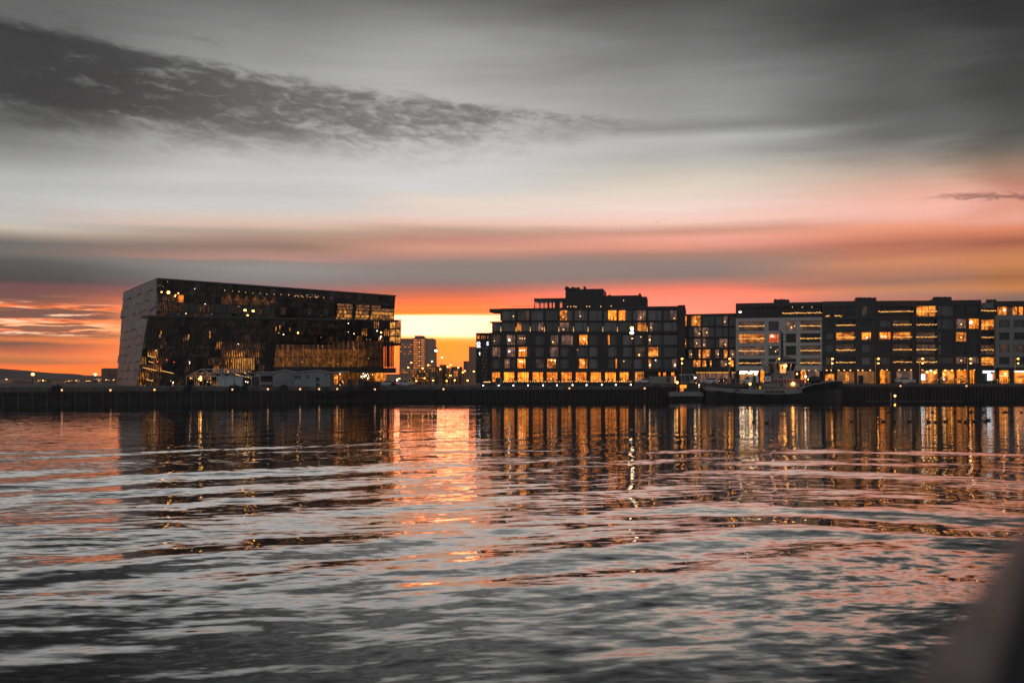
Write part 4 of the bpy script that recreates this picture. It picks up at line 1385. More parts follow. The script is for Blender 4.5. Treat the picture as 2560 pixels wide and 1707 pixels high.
def block_b():
    f = Fac(2056, 297, 2190, 294.4)
    t = thing('apartment_block', 'charcoal apartment block right of the pale block with one central balcony column', 'apartment block', f.pt(0, 0, PZ5))
    w = M['slate_clad']
    rnd = random.Random(22)
    f.box('core', M['black'], t, 2057, 754, 2189, 958, -20, -1.6, zb=PZ5)
    ys = [(765, 789), (799, 817.5), (830.4, 849.4), (860, 881), (892, 911.6)]
    yy = [752.6] + [v for p in ys for v in p] + [925]
    for a, b in zip(yy[::2], yy[1::2]):
        f.box('facade_band', w, t, 2056.6, a, 2190.4, b, -1.6, 0)
    cols_ = [(2064, 2084), (2091, 2137.5), (2154, 2178)]
    kl = [None, 'charcoal', 'glass_grey2', 'slate', 'glass_grey2']
    for r, (y0, y1) in enumerate(ys):
        if r == 0:
            cc = [(2064, 2136), (2153.5, 2168.5)]
            piers(f, t, 2056.6, 2190.4, cc, y0 + .02, y1 - .02, w, -1.6, -.003, 'facade_pier')
            for i in range(4):
                window(f, t, 2064.5 + i * 18, y0, 2081.5 + i * 18, y1, 'glass_dark', off=-.5)
            window(f, t, 2153.7, y0, 2168.3, y1, 'faint', off=-.4)
            fairy(f, t, 2064, 2074, 790, .05, rnd=rnd)
            fairy(f, t, 2087, 2104, 790, .05, rnd=rnd)
            continue
        piers(f, t, 2056.6, 2190.4, cols_, y0 + .02, y1 - .02, w, -1.6, -.003, 'facade_pier')
        window(f, t, 2064.2, y0, 2083.8, y1, ['glass_dark', 'glass_grey2', 'glass_grey2', 'glass_grey'][r - 1], off=-.4)
        balcony(f, t, 2091.4, 2137.3, y0, y1, ['glass_dark', 'warm', 'faint', 'glass_dark'][r - 1], True, True, -1.3, rnd, (812.8, 843.2, 875, 906)[r - 1], (.4, .75))
        window(f, t, 2154.2, y0, 2177.8, y1, ['glass_dark', 'bright', 'glass_grey2', 'glass_grey'][r - 1], off=-.4, bars=(.78,), lamps=[(.55, .7, .2, 'l_white')] if r == 2 else ())
    f.box('shop_window', M['shop'], t, 2063, 935, 2085, 957, -1.3, -1.1, zb=PZ5)
    f.box('shop_wall', M['ochre'], t, 2093, 929, 2136, 957, -1.3, -1.2, zb=PZ5)
    f.box('shop_window', M['shop'], t, 2114.5, 930, 2122, 953, -1.15, -1.0)
    f.box('shop_wall', M['ochre'], t, 2143, 928, 2187, 957, -1.3, -1.2, zb=PZ5)
    f.box('shop_window', M['glass_dark'], t, 2146, 938, 2158.5, 956, -1.15, -1.0, zb=PZ5)
    for x in (2057, 2087, 2137, 2187):
        f.box('shop_pier', w, t, x, 925.2, x + 4, 957, -1.4, -.2, zb=PZ5)
    downlights(f, t, (2066.5, 2078, 2096.6, 2110.5, 2126, 2145.5, 2156.5, 2175.5), 925.5, r=.19)
    roof_fans(f, t, 2140, 2188, 751.5, rnd)
    return t
block_b()

def block_c():
    f = Fac(2190.4, 294.2, 2288, 293)
    t = thing('apartment_block', 'dark brown apartment block above the parked pale estate car', 'apartment block', f.pt(0, 0, PZ5))
    w = M['brown_clad']
    rnd = random.Random(23)
    f.box('core', M['black'], t, 2191, 753, 2287, 958, -20, -1.6, zb=PZ5)
    ys = [(767, 790), (800, 817.5), (830, 848.5), (860, 880), (891.5, 911)]
    yy = [751.6] + [v for p in ys for v in p] + [924]
    for a, b in zip(yy[::2], yy[1::2]):
        f.box('facade_band', w, t, 2190.8, a, 2287.6, b, -1.6, 0)
    for r, (y0, y1) in enumerate(ys):
        cc = [(2197, 2282)] if r == 0 else [(2198.5, 2227), (2233.5, 2279)]
        piers(f, t, 2190.8, 2287.6, cc, y0 + .02, y1 - .02, w, -1.6, -.003, 'facade_pier')
        if r == 0:
            balcony(f, t, 2197.3, 2281.7, y0, y1, 'glass_dark', True, True, -1.3, rnd, 778.8, (.2, .4, .6, .8))
            continue
        window(f, t, 2198.7, y0, 2226.8, y1, ['glass_grey2', 'bright', 'glass_dark', 'glass_grey2'][r - 1], off=-.4, bars=(.72,), lamps=[(.2, .6, .18, 'l_white'), (.48, .6, .18, 'l_white')] if r == 2 else ())
        balcony(f, t, 2233.8, 2278.7, y0, y1, ['faint', 'warm', 'faint', 'glass_dark'][r - 1], True, True, -1.3, rnd, (811.5, 842.5, 873.8, 905)[r - 1], (.35, .65))
    f.box('entrance_door', M['bright'], t, 2200.5, 926, 2213.5, 957, -1.3, -1.1, zb=PZ5)
    f.box('door_frame', M['black'], t, 2203.2, 934, 2214, 935, -1.1, -1.0)
    f.box('shop_wall', M['ochre'], t, 2215, 928, 2227, 957, -1.3, -1.2, zb=PZ5)
    f.box('shop_window', M['dim'], t, 2242, 927, 2283, 957, -1.3, -1.1, zb=PZ5)
    for x in (2191, 2228, 2283):
        f.box('shop_pier', w, t, x, 924.2, x + 5 + (8 if x == 2228 else 0), 957, -1.4, -.2, zb=PZ5)
    downlights(f, t, (2205, 2217.5, 2248, 2262, 2277.5), 924.8, r=.17)
    return t
block_c()

def block_d():
    f = Fac(2288, 293.2, 2453.5, 290.5)
    t = thing('apartment_block', 'black apartment block with glazed bays above bright cafe windows and bollards', 'apartment block', f.pt(0, 0, PZ5))
    w = M['charcoal']
    rnd = random.Random(24)
    f.box('core', M['black'], t, 2289, 752, 2452.5, 958, -20, -1.6, zb=PZ5)
    ys = [(764, 790), (796.5, 822), (830, 854), (860.5, 885.5), (892, 909)]
    yy = [750.6] + [v for p in ys for v in p] + [923.5]
    for a, b in zip(yy[::2], yy[1::2]):
        f.box('facade_band', w, t, 2288, a, 2453.4, b, -1.6, 0)
    cc = [(2291.5, 2341.5), (2343.5, 2384), (2390, 2416), (2422, 2447)]
    k0 = ['warm', 'glass_dark', 'faint', 'faint', 'faint']
    k2 = ['glass_dark', 'dim', 'warm', 'glass_dark', 'dim']
    k3 = ['glass_dark', 'bright', 'glass_dark', 'glass_dark', 'dim']
    for r, (y0, y1) in enumerate(ys):
        piers(f, t, 2288, 2453.4, cc, y0 + .02, y1 - .02, w, -1.6, -.003, 'facade_pier')
        balcony(f, t, 2291.8, 2341.3, y0, y1, k0[r], True, True, -1.3, rnd, (778.5, 811.5, 842.4, 873.8, 905)[r], (.3, .65))
        window(f, t, 2343.7, y0, 2354, y1, 'glass_grey2', off=-.3)
        window(f, t, 2354.4, y0, 2383.8, y1, ['glass_grey2', 'glass_grey2', 'glass_dark', 'glass_dark', 'glass_grey2'][r], off=-.3, bars=(.62, .78))
        window(f, t, 2390.2, y0, 2415.8, y1, k2[r], off=-.4, bars=(.76,), lamps=[(.5, .55, .2, 'l_soft')] if k2[r] != 'glass_dark' else ())
        window(f, t, 2422.2, y0, 2446.8, y1, k3[r], off=-.4, bars=(.8,), lamps=[(.2, .38, .4, 'l_white')] if r == 1 else ())
    for a, b, k in ((2303, 2345, 'shop'), (2356, 2387, 'shop'), (2392, 2418, 'bright'), (2425, 2429.5, 'bright'), (2432, 2437, 'bright')):
        f.box('shop_window', M[k], t, a, 925, b, 957, -1.3, -1.1, zb=PZ5)
    for a, b in ((2288, 2302), (2345.5, 2355.5), (2387.5, 2391.5), (2418.5, 2424.5), (2438, 2453)):
        f.box('shop_pier', w, t, a, 923.6, b, 957, -1.4, -.2, zb=PZ5)
    f.box('menu_screen', M['l_screen'], t, 2303, 935, 2313, 950, -.15, -.05)
    for px, py, r, k in ((2318, 930, .3, 'l_warm'), (2327, 926.6, .26, 'l_white'), (2337.5, 931, .34, 'l_warm'), (2363, 926, .22, 'l_warm'), (2359, 933, .24, 'l_soft'), (2361, 937, .24, 'l_soft'), (2380, 926, .2, 'l_warm'), (2358, 942, .16, 'l_soft'), (2360, 948, .28, 'l_screen'), (2415, 917, .24, 'l_white')):
        lamp_on(f, 'lamp', px, py, r, k, t, -.6)
    downlights(f, t, (2306, 2341, 2398, 2412, 2436), 924.6, r=.16)
    roof_fans(f, t, 2334, 2376, 750, rnd)
    return t
block_d()

def block_e():
    f = Fac(2440, 294, 2496, 293)
    t = thing('apartment_block', 'narrow set-back apartment bay with fairy-lit balconies over the white shop sign', 'apartment block', f.pt(0, 0, PZ5))
    w = M['charcoal']
    rnd = random.Random(25)
    f.box('core', M['black'], t, 2453, 759, 2489, 958, -16, -1.6, zb=PZ5)
    ys = [(770, 782), (799, 824), (832, 855), (862, 886), (893, 913)]
    yy = [757] + [v for p in ys for v in p] + [923]
    for a, b in zip(yy[::2], yy[1::2]):
        f.box('facade_band', M['grey_render'] if a == 757 else w, t, 2453.8, a, 2489, b, -1.6, 0)
    for r, (y0, y1) in enumerate(ys):
        balcony(f, t, 2454.2, 2488.6, y0, y1, ['glass_dark', 'warm', 'glass_dark', 'faint', 'warm'][r], True, True, -1.3, rnd, (776.6, 812.8, 843.4, 874.6, 905)[r], (.3, .7))
    f.box('shop_window', M['glass_dark'], t, 2456, 934, 2476, 957, -1.3, -1.1, zb=PZ5)
    f.box('shop_window', M['bright'], t, 2483, 926, 2491, 950, -1.3, -1.1)
    f.box('sign_lettering', M['l_screen'], t, 2457, 926.5, 2487, 929.4, -.2, -.05)
    f.box('sign_lettering', M['l_screen'], t, 2457, 930.4, 2477, 932.6, -.2, -.05)
    f.box('lit_screen', M['l_screen'], t, 2468.5, 934.5, 2481, 951, -.2, -.05)
    lamp_on(f, 'globe_lamp', 2449.5, 928, .3, 'l_white', t, .6)
    roof_fans(f, t, 2468, 2488, 757, rnd)
    return t
block_e()

def block_f():
    f = Fac(2489, 291.5, 2640, 290)
    t = thing('apartment_block', 'grey rendered apartment block at the far right edge with square dark windows', 'apartment block', f.pt(0, 0, PZ5))
    w = M['grey_render']
    rnd = random.Random(26)
    f.box('core', M['black'], t, 2490, 788, 2640, 958, -20, -1.6, zb=PZ5)
    f.box('penthouse', M['charcoal'], t, 2489.6, 752, 2640, 766, -20, -.4)
    f.box('penthouse_core', M['black'], t, 2491, 766.1, 2640, 787, -20, -2.0)
    for a, b, k in ((2494, 2498, 'warm'), (2499, 2506, 'warm'), (2507, 2516, 'bright'), (2517, 2531, 'faint'), (2532.5, 2543, 'warm'), (2548, 2557, 'bright'), (2560, 2600, 'faint')):
        f.box('penthouse_window', M[k], t, a, 767.5, b, 787, -1.9, -1.7)
    lamp_on(f, 'lamp', 2511, 774.6, .25, 'l_white', t, -1.4)
    ys = [(799.5, 818), (831, 849), (861, 880), (892, 910.5)]
    yy = [787.2] + [v for p in ys for v in p] + [919]
    for a, b in zip(yy[::2], yy[1::2]):
        f.box('facade_band', w, t, 2489.4, a, 2640, b, -1.6, 0)
    cc = [(2498, 2523), (2535, 2561), (2573, 2599), (2611, 2630)]
    for r, (y0, y1) in enumerate(ys):
        piers(f, t, 2489.4, 2640, cc, y0 + .02, y1 - .02, w, -1.6, -.003, 'facade_pier')
        for c, (a, b) in enumerate(cc):
            k = ['glass_grey2', 'glass_dark', 'faint', 'glass_dark'][r]
            window(f, t, a + .2, y0, b - .2, y1, k, off=-.45, bars=(.3,) if c == 1 else ())
    for a, b, k in ((2499, 2523, 'bright'), (2536, 2600, 'shop')):
        f.box('shop_window', M[k], t, a, 926, b, 955, -1.3, -1.1, zb=PZ5)
    for a, b in ((2490, 2498.5), (2523.5, 2535.5), (2601, 2640)):
        f.box('shop_pier', M['charcoal'], t, a, 919.2, b, 957, -1.4, -.2, zb=PZ5)
    f.box('shop_fascia', M['charcoal'], t, 2489.5, 919.2, 2640, 925.8, -1.4, -.2)
    f.box('sign_lettering', M['l_screen'], t, 2536, 927, 2590, 930, -.2, -.05)
    f.box('light_strip', M['l_soft'], t, 2499, 939.4, 2523, 940.4, -1.05, -.95)
    lamp_on(f, 'lamp', 2513.5, 934.4, .2, 'l_white', t, -.8)
    return t
block_f()

# ================================================================== CITY SEEN THROUGH THE GAP
def far_block(px0, py0, px1, Y, depth, label, m='far_wall', rows=0, cols_=0, lit=.4, kinds=('warm', 'dim'), name='office_block', py_r=None, win=(.62, .5), seed=1, zb=GZ, cat='office building'):
    f = Fac(px0, Y, px1, Y)
    t = thing(name, label, cat, f.pt(0, 0, zb))
    rnd = random.Random(seed)
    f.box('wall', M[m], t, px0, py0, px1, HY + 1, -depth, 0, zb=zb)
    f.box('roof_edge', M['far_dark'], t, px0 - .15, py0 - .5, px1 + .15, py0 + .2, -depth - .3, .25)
    if rows:
        y1 = 953
        dy, dx = (y1 - py0 - 1.2) / rows, (px1 - px0 - 1.0) / cols_
        for r in range(rows):
            for c in range(cols_):
                if rnd.random() > lit:
                    continue
                x, y = px0 + .5 + dx * (c + .5 - win[0] / 2), py0 + 1.2 + dy * (r + .5 - win[1] / 2)
                f.box('window', M[kinds[0] if rnd.random() < .55 else kinds[1]], t, x, y, x + dx * win[0], y + dy * win[1], .02, .08)
    return t, f

def office_tower():
    Y = 640
    f = Fac(998, Y, 1084, Y)
    t = thing('office_tower', 'tall office tower with a lit stair core in the sunset gap', 'office tower', f.pt(0, 0, GZ))
    rnd = random.Random(31)
    f.box('wall', M['far_wall'], t, 998.5, 847, 1034.8, 957, -24, 0, zb=GZ)
    f.box('wall', M['far_wall'], t, 1061.5, 847, 1083.5, 957, -24, -.3, zb=GZ)
    f.box('core', M['far_wall'], t, 1032.5, 844.5, 1066, 957, -22, .8, zb=GZ)
    f.box('plant_room', M['far_dark'], t, 1037, 839, 1057.8, 844.4, -16, -.5)
    f.box('roof_edge', M['far_dark'], t, 998, 846, 1032.3, 847, -24, .4)
    f.box('roof_edge', M['far_dark'], t, 1066.2, 846, 1084, 847, -24, .1)
    for r in range(18):
        y = 849 + r * 5.75
        for c in range(5):
            k = 'bright' if rnd.random() < .85 else 'warm'
            f.box('window', M[k], t, 1034 + c * 2.25, y, 1035.7 + c * 2.25, y + 2.2, .8, .9)
        if r < 15:
            for c in range(4):
                k = 'bright' if rnd.random() < .9 else 'warm'
                f.box('window', M[k], t, 1052.3 + c * 2.3, y, 1054 + c * 2.3, y + 2.2, .8, .9)
        f.box('stair_window', M['l_soft'] if r % 2 else M['bright'], t, 1047.4, y + .4, 1048.6, y + 2.8, .8, .95)
        for x0, n in ((1000, 9), (1067.5, 4)):
            run = rnd.random()
            for c in range(n):
                if rnd.random() < (.75 if run < .3 else .2):
                    k = rnd.choice(('warm', 'dim', 'lattice_dim', 'bright') if run < .3 else ('dim', 'faint'))
                    f.box('window', M[k], t, x0 + c * 3.5, y, x0 + 2.5 + c * 3.5, y + 2.3, .02, .1)
    return t
office_tower()
far_block(965, 936, 1032, 600, 20, 'long low grey building at the foot of the office tower', 'far_wall', 3, 16, .12, ('dim', 'faint'), 'low_building', seed=2)
far_block(1030, 925, 1076, 560, 20, 'low block with warm windows right of the tower foot', 'far_dark', 5, 8, .5, ('bright', 'warm'), 'low_building', seed=3)
far_block(1072, 917, 1100, 540, 18, 'flat roofed brown block behind the tall dark floodlight mast', 'far_dark', 6, 5, .4, ('warm', 'lattice_dim'), 'low_building', seed=4)
far_block(1099, 912, 1113, 545, 16, 'small raised roof house on the brown block', 'far_dark', 0, 0, 0, name='low_building', seed=5)
far_block(1112.5, 921, 1131, 535, 18, 'low row house with scattered lit windows in mid gap', 'far_dark', 5, 5, .45, ('bright', 'warm'), 'low_building', seed=6)
tb, fb = far_block(1128, 917, 1152, 520, 18, 'low block with four large glowing windows', 'far_dark', 2, 4, .2, ('dim', 'faint'), 'low_building', seed=7)
for a, b, c, d in ((1134, 928, 1138.5, 934), (1139.5, 928, 1145, 934), (1134, 935, 1138.5, 940), (1139.5, 935, 1145, 940)):
    fb.box('window', M['warm'], tb, a, b, c, d, .02, .1)
far_block(1148, 928, 1162, 500, 16, 'low dark block right of the glowing windows', 'far_dark', 4, 4, .2, ('warm', 'dim'), 'low_building', seed=8)
far_block(1158.5, 903, 1172, 470, 16, 'mid grey stepped block left of the plain grey tower', 'far_wall', 7, 4, .16, ('dim', 'faint'), seed=9)
far_block(1172, 867, 1192, 450, 18, 'plain grey tower rising behind the ring sign slab', 'far_wall', 14, 6, .06, ('dim', 'faint'), seed=10)
far_block(1100, 945, 1182, 480, 10, 'dark hedge-like pavilion row along the quay road', 'far_dark', 1, 14, .18, ('lattice_dim', 'dim'), 'pavilion', seed=11, cat='pavilion')
far_block(1044, 951, 1074, 440, 6, 'glowing red and orange market kiosk at the road', 'far_dark', 1, 9, .95, ('redroom', 'warm'), 'kiosk', win=(.8, .8), seed=12, cat='kiosk')

# ------------------------------------------------------------------ far shore on the left
def far_tower(px0, px1, py, Y, label, seed):
    f = Fac(px0, Y, px1, Y)
    t = thing('tower_block', label, 'tower block', f.pt(0, 0, GZ))
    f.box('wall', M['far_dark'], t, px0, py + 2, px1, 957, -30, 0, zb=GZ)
    f.box('roof_crown', M['far_dark'], t, px0 + 1.5, py, px1 - 7 if px1 - px0 > 14 else px1 - 2, py + 1.8, -28, -2)
    f.box('parapet', M['far_dark'], t, px0 - .5, py + 2.2, px1 + .5, py + 4.6, -30.5, .5)
    rnd = random.Random(seed)
    for i in range(3):
        x, y = rnd.uniform(px0 + 2, px1 - 3), rnd.uniform(py + 8, 945)
        f.box('window', M['dim'], t, x, y, x + 1, y + 1, .05, .15)
far_tower(253, 271.5, 920, 950, 'dark tower block alone on the far left shore', 1)
far_tower(286, 300, 920, 930, 'dark tower block half hidden behind the concert hall side wall', 2)
far_labels = ['pale low shed at the far left edge of the shore', 'low harbour shed with an orange lit front, far left', 'flat roofed harbour shed under the left floodlight', 'brown harbour warehouse left of the dark stack', 'dark square silo block on the left shore',
              'low grey house row right of the dark silo', 'shore house row with a bright upper deck of lamps', 'low shore terrace with two rows of orange lights', 'small shore house below the far tower block', 'low shore house beside the concert hall wall']
spec = [(0, 26, 945, 900, .05), (24, 60, 952, 800, .3), (60, 100, 950, 820, .35), (98, 130, 948, 780, .3), (129, 142, 950, 760, .0), (141, 172, 953, 820, .12), (168, 200, 949, 980, .55), (196, 232, 950, 1000, .5), (230, 262, 945, 1080, .25), (262, 300, 947, 900, .22)]
for i, ((a, b, y, Y, lit), lab) in enumerate(zip(spec, far_labels)):
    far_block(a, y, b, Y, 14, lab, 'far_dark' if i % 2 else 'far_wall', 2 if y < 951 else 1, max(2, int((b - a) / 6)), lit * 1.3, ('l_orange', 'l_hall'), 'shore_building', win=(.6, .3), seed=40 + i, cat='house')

# ================================================================== LAMPS
def flood_mast(px, py_top, Y, label, heads, z0=GZ, r=.22, lattice=False, hm='l_warm'):
    x = PX(px, Y)
    t = thing('floodlight_mast', label, 'floodlight mast', (x, Y, z0))
    zt = PZ(py_top, Y)
    if lattice:
        w = .55
        for sx in (-1, 1):
            for sy in (-1, 1):
                MB().tube((x + sx * w, Y + sy * w, z0), (x + sx * w * .7, Y + sy * w * .7, zt), .07, .05).build('mast_leg', M['dark_metal'], t)
        br = MB()
        k = int((zt - z0) / 1.3)
        for i in range(k):
            za, zb = lerp(z0, zt, i / k), lerp(z0, zt, (i + 1) / k)
            wa, wb = lerp(w, w * .7, i / k), lerp(w, w * .7, (i + 1) / k)
            s = 1 if i % 2 else -1
            br.tube((x - s * wa, Y - wa, za), (x + s * wb, Y - wb, zb), .045, n=4)
            br.tube((x - s * wa, Y + wa, za), (x + s * wb, Y + wb, zb), .045, n=4)
            br.tube((x - wa, Y + s * wa, za), (x - wb, Y - s * wb, zb), .045, n=4)
            br.tube((x + wa, Y + s * wa, za), (x + wb, Y - s * wb, zb), .045, n=4)
        tag(br.build('bracing', M['dark_metal'], t), kind='stuff')
    else:
        MB().tube((x, Y, z0), (x, Y, zt), r, r * .55, n=8).build('pole', M['dark_metal'], t)
    for hx, hy, hr, m in heads:
        p = P(hx, hy, Y - .5)
        a = MB().tube((x, Y, p.z - .3), (p.x, Y - .3, p.z), .08).build('bracket', M['dark_metal'], t)
        MB().ball((0, 0, 0), hr, 8, 5, sc=(1.2, 1, .8)).build('floodlight', M[m], t, world=Matrix.Translation(p))
    return t
flood_mast(1091, 867, 335, 'tall dark floodlight mast standing in the open sunset gap', [(1090, 876.5, .42, 'l_white'), (1092, 869, .2, 'black'), (1094.5, 872, .2, 'black')], GZ, .2)
flood_mast(1583.5, 815, 288, 'tall floodlight mast with three burning lamps before the hotel', [(1579.5, 819.5, .42, 'l_warm'), (1580, 824, .34, 'l_white'), (1579.5, 832, .5, 'l_white'), (1580.5, 846, .2, 'l_soft')], PZ5, .2)
flood_mast(621, 777, 300, 'lattice lamp mast in front of the glass hall with two lamps', [(612.5, 775.5, .36, 'l_warm'), (633, 777.5, .34, 'l_warm'), (619, 788, .22, 'l_warm')], GZ, lattice=True)  # mast added to stand in for a reflection in the hall glass
flood_mast(82, 934, 560, 'floodlight mast on the far left shore below the hill', [(82, 935.5, .85, 'l_warm')], GZ, .3)
flood_mast(238.5, 934, 560, 'floodlight mast left of the far tower block', [(238.5, 936, .7, 'l_white')], GZ, .25)

def street_lamp(px, py, Y, label, group, double=True, z0=PZ5, r=.26, m='l_warm', arm=.9, side=1):
    x, zt = PX(px, Y), PZ(py, Y)
    t = thing('street_lamp', label, 'street lamp', (x, Y, z0), group)
    MB().tube((x, Y, z0), (x, Y, z0 + 1.0), .13, n=8).tube((x, Y, z0 + 1.0), (x, Y, zt + .3), .09, .06, n=8).build('pole', M['lamp_pole'], t)
    for k, (dz, s, rr) in enumerate(((0, side, r), (-1.25, side, r * .8)) if double else ((0, side, r),)):
        MB().tube((x, Y, zt + dz), (x + s * arm * .5, Y - .2, zt + dz + .12), .035).build('arm', M['lamp_pole'], t)
        MB().ball((0, 0, 0), rr, 8, 5, sc=(1.25, 1, .65)).build('lamp_head', M[m], t, world=Matrix.Translation((x + s * arm * .55, Y - .25, zt + dz)))
    return t
M['lamp_pole'] = mat('lamp_pole_orange', (0.85, 0.46, 0.10), 0.5)  # orange lamplight on the poles put into their colour
G1 = 'double street lamps along the quay street'
for px, lab, s in ((1704, 'quay street lamp right beside the hotel corner', 0), (1823, 'quay street lamp before the low black block edge', 0), (1941.5, 'quay street lamp behind the tug wheelhouse', 1), (2079.5, 'quay street lamp before the charcoal block shopfronts', 0),
                   (2188.5, 'quay street lamp at the seam of charcoal and brown blocks', 1), (2299, 'quay street lamp right of the parked pale estate car', 1), (2419, 'quay street lamp between the cafe bollards', 1), (2537.5, 'rightmost quay street lamp before the grey block', 1)):
    street_lamp(px, 897, 284 if px > 2000 else 286, lab, G1, side=1, arm=.2 if s == 0 else 1.4)
for i_, (px_, py_, Y_, lab_) in enumerate(((1040, 952, 415, 'low warm lamp between the gap cars and the red kiosk'), (1082, 951, 410, 'low warm lamp right of the red kiosk'), (1116, 952, 405, 'low warm lamp at the pavilion row left half'), (1136, 950, 405, 'low warm lamp at the pavilion row right half'), (1168, 951, 400, 'low warm lamp below the stepped grey block'))):
    street_lamp(px_, py_, Y_, lab_, 'low lamps at the foot of the gap buildings', double=False, z0=GZ, r=.3, m='l_warm', arm=.3)
G2 = 'small street lamps in the gap behind the quay'
for px, py, Y, lab in ((1020, 918.5, 430, 'bright orange lamp low before the tower left half'), (1027.5, 906.5, 450, 'orange lamp standing before the tower left of its core'), (1055.8, 920.5, 430, 'bright lamp right below the tower core'), (1069.8, 912.5, 440, 'lamp before the tower right wing'),
                       (1079.3, 903, 470, 'highest lamp at the tower right edge'), (1099.8, 922.5, 430, 'lamp just right of the tall dark mast'), (1104, 893.6, 480, 'tall lamp against the open orange sky'), (1118.2, 916.5, 440, 'lamp above the mid gap row house'),
                       (1125.4, 912.4, 445, 'higher lamp right of the mid gap row house'), (1145, 919, 440, 'lamp over the block with four glowing windows'), (1125, 938.3, 400, 'low lamp before the four glowing windows'), (1156, 930.5, 420, 'left lamp of the close pair near the stepped block'),
                       (1161.3, 927.2, 430, 'right lamp of the close pair near the stepped block'), (1183.8, 928.3, 420, 'lamp at the foot of the plain grey tower'), (997.5, 946.5, 420, 'small lamp over the parked cars by the hall'), (1061, 945, 420, 'lamp left of the red kiosk roof')):
    street_lamp(px, py, Y, lab, G2, double=False, z0=GZ, r=.30, m='l_warm' if py > 905 else 'l_white', arm=.3)

# ================================================================== THINGS ON AND ALONG THE QUAY
M['rusty'] = mat('rusty_steel', (0.05, 0.035, 0.028), 0.8)
def on_wall(px, a, b):
    """Point of the quay line a-b under photo column px."""
    d = b - a
    k = (px - CX) / F
    u = (k * a.y - a.x) / (d.x - k * d.y)
    return a + d * u, d.normalized()

def ladder(px, py, a, b, zt, label, strong=True):
    p, d = on_wall(px, a, b)
    n = Vector((d.y, -d.x))
    if n.y > 0:
        n = -n
    t = thing('quay_ladder', label, 'quay ladder', (p.x, p.y, 0), 'lamp-lit ladders on the quay walls')
    def at(u, o, z):
        q = p + d * u + n * o
        return Vector((q.x, q.y, z))
    for s in (-1, 1):
        MB().tube(at(s * .26, .55, -1.5), at(s * .26, .55, zt + .35), .04).tube(at(s * .26, .55, zt + .35), at(s * .26, .0, zt + .5), .035).build('rail', M['rusty'], t)
    rg = MB()
    for i in range(14):
        z = -.6 + i * .36
        if z < zt:
            rg.tube(at(-.26, .55, z), at(.26, .55, z), .02, n=4)
    tag(rg.build('rungs', M['rusty'], t), kind='stuff')
    zl = PZ(py, p.y)
    MB().box(-.18, -.12, -.05, .18, .12, .22).build('lamp_hood', M['dark_metal'], t, world=Matrix.Translation(at(0, .62, zl + .26)))
    MB().ball((0, 0, 0), .25, 8, 5).build('lamp', M['l_ladder'], t, world=Matrix.Translation(at(0, .66, zl)))
M['l_ladder'] = lamp_mat('ladder_lamp', (1.0, 0.46, 0.17), 1.7)
for px, py, lab in ((152.5, 975, 'lamp-lit ladder on the pier below the far left shore lights'), (274, 975, 'lamp-lit ladder on the pier just left of the hall side wall'), (384, 974, 'lamp-lit ladder below the hall lower left corner'),
                    (578, 973.5, 'lamp-lit ladder under the white container panels'), (667, 972.5, 'lamp-lit ladder below the open shed door'), (747.5, 972.5, 'lamp-lit ladder below the gable of the middle shed'),
                    (795, 972.3, 'lamp-lit ladder below the shed small doors'), (840, 972, 'lamp-lit ladder below the lit shed corner')):
    ladder(px, py, A0, A1, GZ, lab)
for px, py, lab in ((937.5, 973, 'lamp-lit ladder below the parked cars'), (1108.5, 972.5, 'lamp-lit ladder in the middle of the open gap wall'), (1422.5, 970.5, 'lamp-lit ladder under the hotel entrance'), (1610.5, 970.5, 'lamp-lit ladder below the white car and container')):
    ladder(px, py, A1, B1, GZ, lab)
for px, py, lab in ((2248.5, 964.5, 'lamp-lit ladder directly below the parked pale estate car'), (2413, 964.5, 'lamp-lit ladder under the cafe street lamp')):
    ladder(px, py, B1, C1, PZ5, lab)

# tyre fenders hanging on the pier end
def tyre_mesh():
    mb = MB()
    R, r, n, k = .62, .2, 16, 8
    pts, fs = [], []
    for i in range(n):
        a = 2 * math.pi * i / n
        for j in range(k):
            b = 2 * math.pi * j / k
            q = R + r * math.cos(b)
            pts.append((q * math.cos(a), r * math.sin(b), q * math.sin(a)))
    for i in range(n):
        for j in range(k):
            fs.append((i * k + j, ((i + 1) % n) * k + j, ((i + 1) % n) * k + (j + 1) % k, i * k + (j + 1) % k))
    return mb.add(pts, fs).mesh('tyre', M['rubber'], True)
TY = tyre_mesh()
tl_ = ['tyre fender hanging left of the last pier lamp', 'second tyre fender from the left on the pier end', 'tyre fender between two chains near the pier end', 'tyre fender in the middle of the pier end row', 'tyre fender right of the lit shed corner',
       'second tyre fender from the right on the pier end', 'rightmost tyre fender at the pier corner']
for px, lab in zip((784, 803, 822, 833, 848, 866, 882), tl_):
    p, d = on_wall(px, A0, A1)
    n = Vector((d.y, -d.x))
    o = bpy.data.objects.new('tyre_fender', TY)
    link(o, None, Matrix.Translation((p.x + n.x * .6, p.y + n.y * .6, PZ(987, p.y))) @ Matrix.Rotation(math.atan2(d.y, d.x), 4, 'Z'))
    tag(o, lab, 'tyre fender', 'tyre fenders on the pier end')
